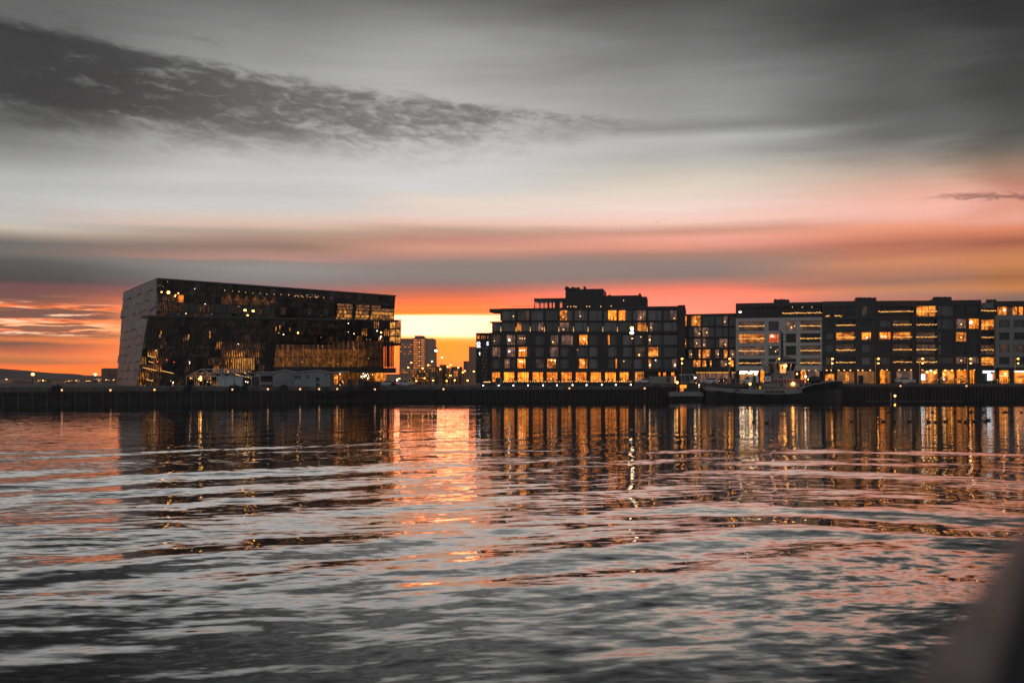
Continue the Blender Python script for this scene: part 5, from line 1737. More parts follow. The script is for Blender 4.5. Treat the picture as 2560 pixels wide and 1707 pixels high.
# black rubber cylinders and bollards on top of the pier
for i, (px, lab) in enumerate(((143, 'dark mooring block on the pier left of the hall'), (470, 'dark mooring block under the left marquee post'), (586, 'broad dark mooring block below the container panels'), (612, 'round dark mooring block right of the broad one'), (710, 'dark mooring block with a lamp glow below the shed gable'))):
    p, d = on_wall(px, A0, A1)
    w = (1.0, .8, 1.3, .7, .9)[i]
    t = thing('mooring_block', lab, 'mooring block', (p.x, p.y, GZ), 'mooring blocks on the pier edge')
    MB().prism([(-w, -.9), (w, -.9), (w, .1), (w * .7, .35), (-w * .7, .35), (-w, .1)], -.5, .3).build('fender_pad', M['rubber'], t, world=Matrix.Translation((p.x, p.y - .3, GZ)) @ Matrix.Rotation(math.atan2(d.y, d.x), 4, 'Z'))
    MB().tube((0, 0, .3), (0, 0, .75), .18, .22, n=8).build('bollard', M['dark_metal'], t, world=Matrix.Translation((p.x, p.y + .4, GZ)))

# ------------------------------------------------------------------ marquee frame with closed white panels
M['marquee_paint'] = mat('marquee_tube', (0.42, 0.41, 0.41), 0.5)
def marquee():
    # ground plan from its corners: near left post, far left post, right end
    Yn, Yf = 262, 274
    nl, nr = P(542, 940.5, Yn), P(650, 940.5, Yn - 1)
    fl = P(466, 940.5, Yf)
    dv = fl - nl
    z0, ze, zr = GZ, nl.z, PZ(922.5, Yn + 6)
    t = thing('marquee_frame', 'bare white marquee frame with some grey wall panels on the pier', 'marquee', (nl.x, nl.y, GZ))
    m = M['marquee_paint']
    ax = (nr - nl)
    nb = 5
    def st(i, j, z):
        q = nl + ax * (i / nb) + dv * j
        return Vector((q.x, q.y, z))
    for i in range(nb + 1):
        for j in (0, 1):
            MB().tube(st(i, j, z0), st(i, j, ze), .09, n=4).build('post', m, t)
        MB().tube(st(i, 0, ze), st(i, .5, zr), .07, n=4).build('rafter', m, t)
        MB().tube(st(i, 1, ze), st(i, .5, zr), .07, n=4).build('rafter', m, t)
    for j, z in ((0, ze), (1, ze), (.5, zr), (.25, (ze + zr) / 2), (.75, (ze + zr) / 2)):
        MB().tube(st(0, j, z), st(nb, j, z), .09, n=4).build('purlin', m, t)
    MB().tube(st(0, 0, ze), st(0, 1, ze), .09, n=4).build('tie_beam', m, t)
    for j in (.33, .66):
        MB().tube(st(0, j, z0), st(0, j, lerp(ze, zr, min(j, 1 - j) * 2)), .09, n=4).build('gable_post', m, t)
    for i in range(3):
        a, b = st(i, 0, z0), st(i + 1, 0, ze)
        MB().box(0, 0, 0, (b - a).length_squared ** .5 * 0 + (st(i + 1, 0, 0) - st(i, 0, 0)).length - .3, .06, ze - z0 - .1).build('wall_panel', M['tarp'], t, world=Matrix.Translation(a + Vector((.15, .02, .05))) @ Matrix.Rotation(math.atan2(ax.y, ax.x), 4, 'Z'))
    a, b = st(4, 0, z0), st(5, 0, z0)
    MB().box(.15, 0, 0, (b - a).length - .15, .05, ze - z0 - .1).build('window_panel', M['glass_mid'], t, world=Matrix.Translation(a + Vector((0, .02, .05))) @ Matrix.Rotation(math.atan2(ax.y, ax.x), 4, 'Z'))
    for px, py, r, k in ((501.5, 941.5, .25, 'l_orange'), (502, 946, .25, 'l_orange'), (501.8, 950, .22, 'l_orange'), (497, 947, .2, 'l_orange'), (570, 930, .16, 'l_soft'), (613, 932, .18, 'l_soft'), (634, 949, .14, 'l_soft'), (642, 948.5, .14, 'l_soft'), (637, 949, .1, 'l_soft'),
                         (519, 954.5, .12, 'l_soft'), (526, 956, .1, 'l_soft'), (477, 945, .16, 'l_soft'), (614, 954, .1, 'l_white'), (619, 955, .12, 'l_white')):
        MB().ball((0, 0, 0), r, 8, 5).build('lamp', M[k], t, world=Matrix.Translation(P(px, py, 270)))
marquee()

# ------------------------------------------------------------------ gabled sheds
def shed(x0, x1, xr, py_e0, py_e1, py_r, Y, depth, label, openings, roof_back):
    """Gable to the water: eaves at px x0/x1, ridge at px xr; the roof runs back to the left as roof_back px."""
    t = thing('quay_shed', label, 'shed', (PX(x0, Y), Y, GZ))
    a, b, r = P(x0, py_e0, Y), P(x1, py_e1, Y), P(xr, py_r, Y)
    bk = Vector(((roof_back) / F * Y, depth, 0))
    base0, base1 = Vector((a.x, Y, GZ)), Vector((b.x, Y, GZ))
    mb = MB()
    gable = [base0, base1, b, r, a]
    n = 5
    mb.add(gable + [p + bk for p in gable], [(0, 1, 2, 3, 4), (9, 8, 7, 6, 5), (0, 4, 9, 5), (1, 6, 7, 2), (0, 5, 6, 1)])
    mb.build('wall', M['shed'], t)
    for p, q in ((a, r), (r, b)):
        o = Vector((0, -.35, .06))
        w = (q - p).normalized() * .35
        pp, qq = (p - w, q) if p is a else (p, q + w)
        MB().hexa([pp + o, qq + o, qq + bk + Vector((0, .3, .06)), pp + bk + Vector((0, .3, .06))], [v + Vector((0, 0, .16)) for v in (pp + o, qq + o, qq + bk + Vector((0, .3, .06)), pp + bk + Vector((0, .3, .06)))]).build('roof_slope', M['shed_roof'], t)
    f = Fac(x0, Y, x1, Y)
    for nm, mm, q0, q1, q2, q3 in openings:
        f.box(nm, M[mm], t, q0, q1, q2, q3, -.05, .06)
    k = int((b.x - a.x) / .9)
    rb = MB()
    for i in range(1, k):
        x = lerp(a.x, b.x, i / k)
        zt = lerp(a.z, r.z, (x - a.x) / (r.x - a.x)) if x < r.x else lerp(r.z, b.z, (x - r.x) / (b.x - r.x))
        rb.box(x - .03, Y - .045, GZ, x + .03, Y - .002, zt - .15)
    tag(rb.build('wall_ribs', M['shed'], t), kind='stuff')
    return t
shed(684, 735.5, 715, 932, 930.5, 925.3, 262, 16, 'left grey gabled shed beside the open boat bay', [('door', 'shed', 702, 948, 716, 968)], -40)
shed(735.8, 826, 800, 931.8, 931.5, 926.5, 258, 16, 'middle grey gabled shed with small dark windows', [('window', 'glass_dark', 737.4, 938.5, 742.6, 947), ('window', 'glass_dark', 745.6, 938.5, 751, 947), ('window', 'glass_dark', 766.6, 938.5, 770.6, 945), ('window', 'glass_dark', 812.5, 935, 815.5, 939.5),
                                                          ('door', 'black', 790, 943.5, 798, 953.4), ('door', 'black', 790, 958.5, 798, 965)], -28)
tb2 = thing('boat_bay', 'open flat-roofed bay left of the sheds with a boat hull inside', 'shed', (PX(652, 268), 268, GZ))
fb2 = Fac(652, 268, 684, 268)
fb2.box('fascia', M['shed'], tb2, 640, 930.5, 683.5, 939.5, -10, 0)
fb2.box('rear_wall', M['black'], tb2, 652, 939.6, 683.5, 962, -10, -9.5, zb=GZ)
fb2.box('side_wall', M['shed'], tb2, 680.8, 939.6, 683.5, 962, -10, 0, zb=GZ)
fb2.box('roof_sheet', M['shed_roof'], tb2, 636, 929, 683.5, 930.4, -14, .3)
bh = thing('covered_boat', 'small boat with a curved red canopy inside the open bay', 'boat', (PX(670, 271), 271, GZ))
hullp = [(-2.4, .5), (-1.6, 1.5), (-.3, 1.95), (2.4, 2.05), (2.4, 1.75), (-.2, 1.65), (-1.4, 1.25), (-2.1, .5)]
MB().prism(hullp, -1.0, 1.0).build('canopy', M['red'], bh, world=Matrix.Translation((PX(670, 271), 271, GZ + .1)))
MB().prism([(-2.6, 0), (2.6, 0), (2.8, .9), (-2.9, .9)], -1.0, 1.0).build('hull', M['grey_metal'], bh, world=Matrix.Translation((PX(670, 271), 271, GZ + .35)))
MB().prism([(-2, 0), (2, 0), (2, .25), (-2, .25)], -.6, .6).build('cradle', M['dark_metal'], bh, world=Matrix.Translation((PX(670, 271), 271, GZ + .02)))
# lean-to with lit windows at the right of the sheds
t3 = thing('lean_to', 'lit lean-to right of the sheds under a sloping grey roof', 'shed', (PX(826, 262), 262, GZ))
f3 = Fac(826, 262, 864, 262)
f3.box('wall', M['shed'], t3, 826.2, 932, 834, 962, -6, 0, zb=GZ)
f3.box('window', M['shop'], t3, 835, 936, 845, 948, -.3, -.2)
f3.box('window', M['shop'], t3, 835, 948.8, 845, 960, -.3, -.2)
f3.box('window', M['warm'], t3, 847.5, 936, 853.5, 950, -.3, -.2)
f3.box('post', M['dark_metal'], t3, 845.3, 934, 847.2, 962, -.3, 0, zb=GZ)
f3.box('post', M['dark_metal'], t3, 854, 934, 855.2, 962, -.3, 0, zb=GZ)
u0, u1, z0, z1 = f3.rect(820, 927.5, 864, 933.5, .4)
MB().hexa([f3.pt(u0, .4, z0), f3.pt(u1, .4, z1 - .25), f3.pt(u1, .4, z1), f3.pt(u0, .4, z0 + .25)], [f3.pt(u0, -6, z0), f3.pt(u1, -6, z1 - .25), f3.pt(u1, -6, z1), f3.pt(u0, -6, z0 + .25)]).build('roof_slope', M['shed_roof'], t3)
for px, py, r in ((850, 934.8, .2), (856, 953, .12), (850, 962, .12), (858, 956, .1)):
    MB().ball((0, 0, 0), r, 8, 5).build('lamp', M['l_soft'], t3, world=Matrix.Translation(P(px, py, 261)))
# containers and tanks before the hall ground floor
def crate(px0, py0, px1, py1, Y, m, label, name='site_container', cat='container', door=True):
    f = Fac(px0, Y, px1, Y)
    zb = GZ if py1 > 955 else GZ
    t = thing(name, label, cat, f.pt(0, 0, GZ))
    f.box('body', M[m], t, px0, py0, px1, py1, -2.6, 0, zb=zb)
    w = px1 - px0
    for i in range(1, 6):
        f.box('rib', M[m], t, px0 + w * i / 6 - .15, py0 + .6, px0 + w * i / 6 + .15, py1 - .6, .003, .07, zb=zb + .3)
    f.box('lid', M['dark_metal'], t, px0 - .2, py0 - .5, px1 + .2, py0, -2.7, .12)
crate(869, 948, 880, 968, 259, 'slate_clad', 'tall dark blue container before the hall ground floor')
crate(895.5, 946, 906, 968, 259, 'slate_clad', 'blue-grey silo box right of the dark blue container')
crate(907, 953.5, 950, 968, 262, 'black', 'long low black container left of the parked cars')
crate(1626.5, 940.5, 1687.5, 963.5, 283, 'boat_white', 'long pale container standing before the hotel right end', 'shipping_container')
tq, _ = None, None
t4 = thing('banner_panel', 'small dark picture panel fixed on the pale container', 'panel', P(1671, 955, 282))
f4 = Fac(1660, 282.6, 1680, 282.6)
f4.box('picture', M['brown_clad'], t4, 1667.5, 942.5, 1674.5, 955, -.02, .03)
t5 = thing('light_post', 'lit vertical light post at the right end of the pale container', 'lamp', P(1688, 962, 282))
MB().tube(P(1687.8, 963, 282), P(1687.8, 940.5, 282), .16, n=8).build('light_tube', M['l_strip'], t5)
MB().box(-.3, -.3, 0, .3, .3, .15).build('base', M['dark_metal'], t5, world=Matrix.Translation(Vector((PX(1687.8, 282), 282, PZ5))))

# ------------------------------------------------------------------ terrace wall with lamps in front of the hotel
tw = thing('terrace_wall', 'low black terrace planter wall with small path lamps before the hotel', 'terrace wall', (PX(1200, 295), 295, GZ))
fw = Fac(1203, 296, 1582, 291.5)
fw.box('planter', M['black'], tw, 1204, 955.5, 1400, 963, -1.2, 0, zb=GZ)
fw.box('planter', M['black'], tw, 1433, 955.5, 1580, 963, -1.2, 0, zb=GZ)
fw.box('step', M['concrete'], tw, 1400.2, 960, 1432.8, 964, -1.2, .3, zb=GZ)
for px, py in ((1208, 964), (1246.5, 963.5), (1283.5, 963.4), (1320, 963.2), (1357.5, 963), (1392.5, 962.6), (1431.5, 962.3), (1466.5, 962.3), (1504.5, 961.7), (1539.6, 961.6), (1577, 961.4)):
    p = fw.hit(px, py, .3)
    MB().ball((0, 0, 0), .17, 8, 5).build('path_lamp', M['l_white'], tw, world=Matrix.Translation(p))
for px in (1210, 1213, 1216, 1219, 1222, 1225):
    p = fw.hit(px, 954.8 + random.uniform(-.3, .3), -.4)
    MB().ball((0, 0, 0), .14, 8, 5).build('candle_light', M['l_soft'], tw, world=Matrix.Translation(p))
sgn = thing('info_totem', 'dark blue information board on two white legs before the hotel', 'sign board', P(1247, 962, 290))
fs = Fac(1238, 290, 1256, 290)
fs.box('board', M['slate_clad'], sgn, 1239, 944, 1252, 956, -.1, .05)
fs.box('leg', M['white_paint'], sgn, 1240, 956.1, 1241, 963, -.05, .03, zb=GZ)
fs.box('leg', M['white_paint'], sgn, 1251.4, 944, 1252.6, 963, .055, .12, zb=GZ)

# ------------------------------------------------------------------ street furniture on the right: bollards, cafe boards, planters
bl = [('row bollard just right of the last street lamp by the screen', 2315), ('bollard left of the second cafe window', 2330), ('bollard under the third hanging cafe lamp', 2344.8), ('taller bollard between the two cafe windows', 2352.5), ('bollard below the second cafe window', 2360), ('bollard below the red cafe light', 2374.5),
      ('bollard before the shop steps', 2389), ('bollard below the white lit screen', 2479), ('bollard left of the orange stacked chairs', 2493.5), ('bollard left of the far right lamp', 2523.5)]
for lab, px in bl:
    Y = 282.5
    x = PX(px, Y)
    t = thing('bollard', lab, 'bollard', (x, Y, PZ5), 'slim orange-lit bollards along the cafe fronts')
    h = 1.05 if px != 2352.5 else 1.5
    MB().tube((x, Y, PZ5), (x, Y, PZ5 + h), .085, n=8).build('post', M['yellow'], t)
    MB().tube((x, Y, PZ5 + h), (x, Y, PZ5 + h + .12), .1, .05, n=8).build('cap', M['l_soft'], t)
def chairs(px, Y, label, m='yellow'):
    x = PX(px, Y)
    t = thing('cafe_chair', label, 'chair', (x, Y, PZ5), 'cafe chairs outside the right shops')
    MB().box(-.25, -.25, .42, .25, .25, .47).build('seat', M[m], t, world=Matrix.Translation((x, Y, PZ5)))
    MB().box(-.25, .2, .47, .25, .25, .95).build('backrest', M[m], t, world=Matrix.Translation((x, Y, PZ5)))
    for sx in (-.22, .22):
        for sy in (-.22, .22):
            MB().tube((sx, sy, 0), (sx, sy, .42), .025, n=5).build('leg', M['dark_metal'], t, world=Matrix.Translation((x, Y, PZ5)))
chairs(2498, 284, 'orange cafe chair below the grey block window')
chairs(2517, 284.5, 'orange cafe chair right of the other one')
chairs(2318.5, 284, 'orange cafe chair beside the lit screen')
stp = thing('step_frame', 'dark zigzag stair frame in front of the bright shop window', 'stairs', (PX(2405, 285), 285, PZ5))
for i in range(5):
    p = P(2400 + (i % 2) * 9, 956 - i * 3.8, 285)
    MB().box(0, -.4, 0, 1.1, .4, .12).build('tread', M['black'], stp, world=Matrix.Translation(p))
    q = P(2400 + ((i + 1) % 2) * 9, 956 - (i + 1) * 3.8, 285)
    MB().tube(p, q, .08).build('stringer', M['black'], stp)
ram = thing('boarding_ramp', 'brown timber boarding ramp leaning at the quay beside the low shop', 'ramp', (PX(1834, 281), 281, GZ))
fr_ = Fac(1826, 281.5, 1842, 281.5)
for i in range(9):
    fr_.box('plank', M['brown_clad'], ram, 1828, 946 + i * 2.4, 1838.6, 948.2 + i * 2.4, -.2 - .0, .02)
fr_.box('stile', M['grey_metal'], ram, 1826.4, 944, 1827.7, 968, -.2, .1)
fr_.box('stile', M['grey_metal'], ram, 1838.9, 944, 1840.2, 968, -.2, .1)
scr = thing('notice_board', 'tall dark framed board standing above the small work boat', 'notice board', P(1719, 960, 284))
fsb = Fac(1702, 284, 1736, 284)
fsb.box('board', M['brown_clad'], scr, 1707.5, 900, 1732, 934, -.3, 0)
for x in (1709, 1730):
    fsb.box('post', M['dark_metal'], scr, x - .7, 934.1, x + .7, 960, -.25, -.05, zb=PZ5)
fsb.box('frame', M['dark_metal'], scr, 1706, 898.5, 1733.5, 899.9, -.3, .05)
sl = thing('quay_stairs', 'faint slanting gangway stairs on the black wall right of the tug', 'gangway', P(2160, 990, 277))
for dz in (0, .9):
    MB().tube(P(2110, 984, 276.5) + Vector((0, 0, dz)), P(2152, 991.5, 276.5) + Vector((0, 0, dz)), .05).build('rail', M['galv'], sl)
MB().tube(P(2155, 975, 277), P(2166, 962, 277), .06).build('rail', M['galv'], sl)
for i in range(8):
    p = lerp(P(2112, 984.5, 276.5), P(2150, 991.3, 276.5), i / 7)
    MB().tube(p, p + Vector((0, 0, .9)), .03, n=4).build('stanchion', M['galv'], sl)
for i in range(9):
    p = lerp(P(2112, 984.5, 276.8), P(2150, 991.3, 276.8), i / 8)
    MB().box(-.5, -.3, -.05, .5, .3, 0).build('tread', M['dark_metal'], sl, world=Matrix.Translation(p))
# a floating landing with its lamp at the foot of the wall
pon = thing('pontoon', 'low floating landing stage with a burning lamp under the black wall', 'pontoon', (PX(2270, 272), 272, 0))
MB().box(PX(2160, 272), 270.6, -.4, PX(2400, 272), 273.2, .25).build('float', M['timber'], pon)
MB().box(PX(2160, 272), 270.4, .25, PX(2400, 272), 273.3, .34).build('deck', M['concrete'], pon)
MB().tube((PX(2227, 272), 272, .34), (PX(2227, 272), 272, PZ(980, 272)), .09).build('post', M['galv'], pon)
MB().tube((PX(2237.5, 271), 271, .34), (PX(2237.5, 271), 271, PZ(990, 271)), .06).build('lamp_post', M['galv'], pon)
MB().ball((0, 0, 0), .26, 10, 6).build('lamp', M['l_pontoon'] if 'l_pontoon' in M else M['l_warm'], pon, world=Matrix.Translation(P(2237.5, 989.2, 270.9)))

# ================================================================== VEHICLES
def car_proto(name, label, loc, heading, paint, kind='hatch', scale=1.0, group=None, lights=()):
    """Side profile in x (front +), z; the cabin narrows upward; wheels, glass and lamps are parts."""
    t = thing(name, label, 'van' if kind == 'van' else 'car', (0, 0, 0), group)
    W = .9
    if kind == 'van':
        body = [(-2.55, .35), (2.45, .35), (2.55, .8), (2.2, 1.15), (1.55, 1.3), (.75, 2.0), (.3, 2.12), (-2.5, 2.12), (-2.6, 1.2)]
        glass = [(1.45, 1.3), (.75, 1.92), (.25, 1.95), (.25, 1.3)]
        top = 1.3
    elif kind == 'estate':
        body = [(-2.3, .32), (2.25, .32), (2.38, .7), (2.15, .92), (1.15, 1.05), (.25, 1.52), (-1.55, 1.55), (-2.25, 1.05), (-2.36, .75)]
        glass = [(1.0, 1.06), (.22, 1.46), (-1.5, 1.48), (-1.95, 1.08)]
        top = 1.05
    else:
        body = [(-2.1, .32), (2.1, .32), (2.2, .68), (1.95, .9), (1.1, 1.0), (.35, 1.42), (-1.0, 1.45), (-1.8, 1.05), (-2.2, .95), (-2.2, .6)]
        glass = [(.98, 1.02), (.33, 1.36), (-.95, 1.38), (-1.6, 1.06)]
        top = 1.0
    mb = MB()
    n = len(body)
    hw = lambda z: W if z <= top + .02 else W - (z - top) * .42
    pts = [(x, -hw(z), z) for x, z in body] + [(x, hw(z), z) for x, z in body]
    mb.add(pts, [tuple(range(n)), tuple(range(2 * n - 1, n - 1, -1))] + [(i, n + i, n + (i + 1) % n, (i + 1) % n) for i in range(n)])
    mb.build('body', paint, t)
    k = len(glass)
    for s in (-1, 1):
        g = [(x, s * (hw(z) + .012), z) for x, z in glass]
        g2 = [(x, s * (hw(z) - .03), z) for x, z in glass]
        MB().hexa(g, g2).build('side_window', M['glass_dark'], t)
    a, b = (body[4], body[5])
    ws = [(lerp(a[0], b[0], .12) + .02, lerp(a[1], b[1], .12) + .012), (lerp(a[0], b[0], .92) + .02, lerp(a[1], b[1], .92) + .012)]
    MB().hexa([(ws[0][0], -.74, ws[0][1]), (ws[0][0], .74, ws[0][1]), (ws[1][0], .62, ws[1][1]), (ws[1][0], -.62, ws[1][1])],
              [(ws[0][0] - .04, -.74, ws[0][1] - .03), (ws[0][0] - .04, .74, ws[0][1] - .03), (ws[1][0] - .04, .62, ws[1][1] - .03), (ws[1][0] - .04, -.62, ws[1][1] - .03)]).build('windscreen', M['glass_dark'], t)
    for x in (-1.4, 1.42):
        for s in (-1, 1):
            w = MB().tube((x, s * .72, .33), (x, s * .93, .33), .33, n=14).build('wheel', M['rubber'], t)
            MB().tube((x, s * .90, .33), (x, s * .945, .33), .19, n=10).build('rim', M['grey_metal'], w)
    for s in (-1, 1):
        MB().ball((0, 0, 0), .1, 8, 5, sc=(.5, 1.5, .8)).build('headlight', M['l_white'] if 'head' in lights else M['glass_mid'], t, world=Matrix.Translation((body[2][0] - .12, s * .66, .72)))
        MB().ball((0, 0, 0), .1, 8, 5, sc=(.5, 1.3, 1)).build('taillight', M['l_red'] if 'tail' in lights else M['red'], t, world=Matrix.Translation((body[0][0] - .03, s * .7, .85)))
    T = Matrix.Translation(Vector(loc)) @ Matrix.Rotation(heading, 4, 'Z') @ Matrix.Scale(scale, 4)
    def mv(o):
        WM[o.name] = T @ WM[o.name]
        for ch in o.children:
            mv(ch)
        o.matrix_basis = WM[o.name]
        if o.parent is not None:
            o.matrix_parent_inverse = WM[o.parent.name].inverted()
    mv(t)
    return t
M['car_pale'] = mat('car_paint_pale', (0.5, 0.44, 0.40), 0.28, 0.2)
M['car_silver'] = mat('car_paint_silver', (0.42, 0.43, 0.45), 0.28, 0.4)
M['car_dark'] = mat('car_paint_dark', (0.03, 0.03, 0.035), 0.25, 0.2)
M['car_white'] = mat('car_paint_white', (0.6, 0.6, 0.6), 0.3)
G3 = 'cars parked along the harbour street'
car_proto('parked_car', 'pale estate car parked alone before the brown block', (PX(2263, 283.5), 283.5, PZ5), 0.0, M['car_pale'], 'estate', 1.12, G3)
car_proto('parked_car', 'white car half hidden left of the pale container', (PX(1611, 286), 286, PZ5), math.pi, M['car_white'], 'estate', 1.0, G3, ('head',))
car_proto('parked_car', 'silver estate car behind the small work boat', (PX(1771, 287), 287, PZ5), math.pi, M['car_silver'], 'estate', 1.05, G3)
car_proto('parked_car', 'dark car with burning headlights before the lit shopfront', (PX(1809, 288), 288, PZ5), -math.pi / 2 - .5, M['car_dark'], 'hatch', 1.0, G3, ('head',))
car_proto('delivery_van', 'white panel van in front of the hanging lamp cluster', (PX(1873, 287), 287, PZ5), math.pi, M['car_white'], 'van', 1.0)
G4 = 'cars parked in the gap right of the concert hall'
car_proto('parked_car', 'leftmost silver car parked beside the concert hall', (PX(966, 300), 300, GZ), math.pi, M['car_silver'], 'estate', 1.05, G4)
car_proto('parked_car', 'middle car in the gap row facing the water', (PX(988, 298), 298, GZ), -math.pi / 2, M['car_dark'], 'hatch', 1.0, G4, ('head',) and ())
car_proto('parked_car', 'silver car with red tail lamps right in the gap row', (PX(1012, 296), 296, GZ), .35, M['car_silver'], 'estate', 1.05, G4, ('tail',))
car_proto('parked_car', 'dark car behind the silver cars in the gap', (PX(1000, 308), 308, GZ), .1, M['car_dark'], 'hatch', 1.0, G4)
dg_ = thing('yellow_loader', 'small yellow loader machine right of the parked gap cars', 'loader', (PX(1028, 300), 300, GZ))
wd = Matrix.Translation((PX(1029, 300), 300, GZ))
MB().prism([(-.9, .5), (.9, .4), (1.3, .5), (.2, 1.5), (-.5, 2.3), (-.9, 2.3)], -.6, .6).build('body', M['yellow'], dg_, world=wd)
MB().prism([(-.8, 1.5), (-.25, 1.5), (-.5, 2.15), (-.8, 2.15)], -.62, .62).build('cab_glass', M['glass_dark'], dg_, world=wd)
MB().tube((.3, 0, 1.3), (1.5, 0, .55), .12).build('arm', M['yellow'], dg_, world=wd)
MB().prism([(1.3, .15), (1.9, .15), (1.6, .75), (1.4, .7)], -.7, .7).build('bucket', M['dark_metal'], dg_, world=wd)
for x in (-.55, .6):
    for s in (-1, 1):
        MB().tube((x, s * .5, .38), (x, s * .75, .38), .38, n=12).build('wheel', M['rubber'], dg_, world=wd)
tl2 = thing('traffic_light', 'traffic light with white lamps above the gap cars', 'traffic light', (PX(993, 330), 330, GZ))
MB().tube((PX(993, 330), 330, GZ), (PX(993, 330), 330, PZ(946, 330)), .09).build('pole', M['dark_metal'], tl2)
for py in (948, 950.8):
    MB().ball((0, 0, 0), .2, 8, 5).build('lamp', M['l_white'], tl2, world=Matrix.Translation(P(993, py, 329.8)))
MB().ball((0, 0, 0), .28, 8, 5).build('red_lamp', M['l_red'], tl2, world=Matrix.Translation(P(967.5, 953.5, 329.8)))
MB().tube(P(967.5, 953.5, 330), P(993, 955.5, 330), .05).build('cable', M['black'], tl2)

# ================================================================== BOATS
def loft(sections, closed_ends=True):
    """Skin equal-length cross sections."""
    mb = MB()
    n = len(sections[0])
    pts = [p for s in sections for p in s]
    fs = []
    for i in range(len(sections) - 1):
        for j in range(n - 1):
            a = i * n + j
            fs.append((a, a + n, a + n + 1, a + 1))
    if closed_ends:
        fs += [tuple(range(n)), tuple(range((len(sections) - 1) * n + n - 1, (len(sections) - 1) * n - 1, -1))]
    return mb.add(pts, fs)

def tug():
    YF = 267.0                     # near side of the hull
    B2 = 4.2                       # half beam
    YC = YF + B2
    s = lambda px: PX(px, YF)
    z = lambda py: PZ(py, YF)
    t = thing('tugboat', 'black and white tugboat moored at the quay with lit wheelhouse', 'tugboat', (s(1940), YC, 0))
    # stations: px, half beam, top of black hull (py), top of bulwark (py)
    ST = [(1763, .8, 975, 966.5), (1768, 2.2, 975.5, 966), (1790, 3.6, 977.5, 968.2), (1830, 4.1, 981, 970.5), (1880, 4.2, 984.5, 972.3), (1930, 4.2, 985.5, 973.2), (1975, 4.2, 985, 973), (2005, 4.2, 982, 971), (2030, 4.1, 978, 962),
          (2065, 3.7, 975, 957), (2092, 2.7, 973, 953), (2110, 1.5, 973, 953.5), (2119, .25, 974, 957)]
    def sec(st, lo, hi, flare):
        px, hb, p0, p1 = st
        x = s(px)
        zz = [lo(st), hi(st)]
        out = []
        m = 4
        near = []
        for i in range(m + 1):
            f = i / m
            zc = lerp(zz[0], zz[1], f)
            near.append((x, YC - hb * lerp(flare, 1.0, f ** .6), zc))
        return near + [(a, 2 * YC - b, c) for a, b, c in reversed(near)]
    hull = loft([sec(st, lambda q: -1.6, lambda q: z(q[2]), .72) for st in ST])
    hull.build('hull', M['black'], t, smooth=False)
    stern = [st for st in ST if st[0] <= 2005]
    bow = [st for st in ST if st[0] >= 2005]
    bw = loft([[(s(p), YC - hb - .04, z(a) + .02), (s(p), YC - hb - .02, z(b)), (s(p), YC - hb + .2, z(b)), (s(p), YC - hb + .2, z(a) + .02)] for p, hb, a, b in stern])
    bw2 = loft([[(s(p), YC + hb + .04, z(a) + .02), (s(p), YC + hb + .02, z(b)), (s(p), YC + hb - .2, z(b)), (s(p), YC + hb - .2, z(a) + .02)] for p, hb, a, b in stern])
    bw.build('bulwark', M['boat_white'], t)
    bw2.build('bulwark', M['boat_white'], t)
    for sg in (-1, 1):
        loft([[(s(p), YC + sg * (hb + .05), z(a) + .02), (s(p), YC + sg * (hb + .3), z(b)), (s(p), YC + sg * max(hb - .05, .02), z(b)), (s(p), YC + sg * max(hb - .2, .01), z(a) + .02)] for p, hb, a, b in bow]).build('bow_bulwark', M['rubber'], t)
        rl = [Vector((s(p), YC + sg * (hb + .34), z(b) + .12)) for p, hb, a, b in bow]
        rl = [Vector((s(2000), YC + sg * 4.3, z(971)))] + rl
        MB().path(rl, .13).build('bow_rail', M['grey_metal'], t)
    # bow fender ridges
    for i in range(9):
        p = 2022 + i * 9
        hb = np.interp(p, [q[0] for q in bow], [q[1] for q in bow])
        b = np.interp(p, [q[0] for q in bow], [q[3] for q in bow])
        MB().tube((s(p), YC - hb - .3, z(b + 3)), (s(p), YC - hb - .12, z(b + 17)), .3, n=8).build('bow_fender', M['rubber'], t)
    for i, p in enumerate((1795, 1835, 1908, 1960)):
        a = np.interp(p, [q[0] for q in ST], [q[2] for q in ST])
        hb = np.interp(p, [q[0] for q in ST], [q[1] for q in ST])
        o = bpy.data.objects.new('tyre', TY)
        link(o, t, Matrix.Translation((s(p), YC - hb - .25, z(a + 6))))
    for k, x in enumerate((1799, 1806, 1833, 1840, 1846)):
        MB().box(-.25, -.06, -.12, .25, 0, .12).build('freeing_port', M['black'], t, world=Matrix.Translation((s(x), YC - np.interp(x, [q[0] for q in ST], [q[1] for q in ST]) - .05, z(977.5))))
    MB().box(-.7, -.05, -.16, .7, 0, .16).build('name_plate', M['glass_mid'], t, world=Matrix.Translation((s(1843), YC - 4.17, z(974.2))))
    for i in range(4):
        MB().box(-.55, -.05, -.28, .55, 0, .28).build('mooring_port', M['black'], t, world=Matrix.Translation((s(1918 + i * 12.5), YC - 4.25, z(979.5))))
    # deck and houses
    ded = MB().box(s(1772), YC - 3.4, z(980), s(2100), YC + 3.4, z(979)).build('deck', M['red'], t)
    yb, ye = YC - 3.1, YC + 3.1
    MB().box(s(1911), yb, z(979), s(2016), ye, z(957)).build('deckhouse', M['boat_white'], t)
    MB().box(s(1909), yb - .15, z(957), s(2018), ye + .15, z(955.8)).build('boat_deck', M['red'], t)
    MB().box(s(1909), yb - .08, z(970), s(2018), yb - .0, z(967.4)).build('red_band', M['red'], t)
    for i in range(12):
        x = s(1931 + i * 7.6)
        MB().tube((x, yb, z(955.8)), (x, yb, z(947.5)), .035, n=5).build('stanchion', M['white_paint'], t)
    MB().path([(s(1929), yb, z(947.5)), (s(2016), yb, z(947.5))], .03, 5).build('handrail', M['white_paint'], t)
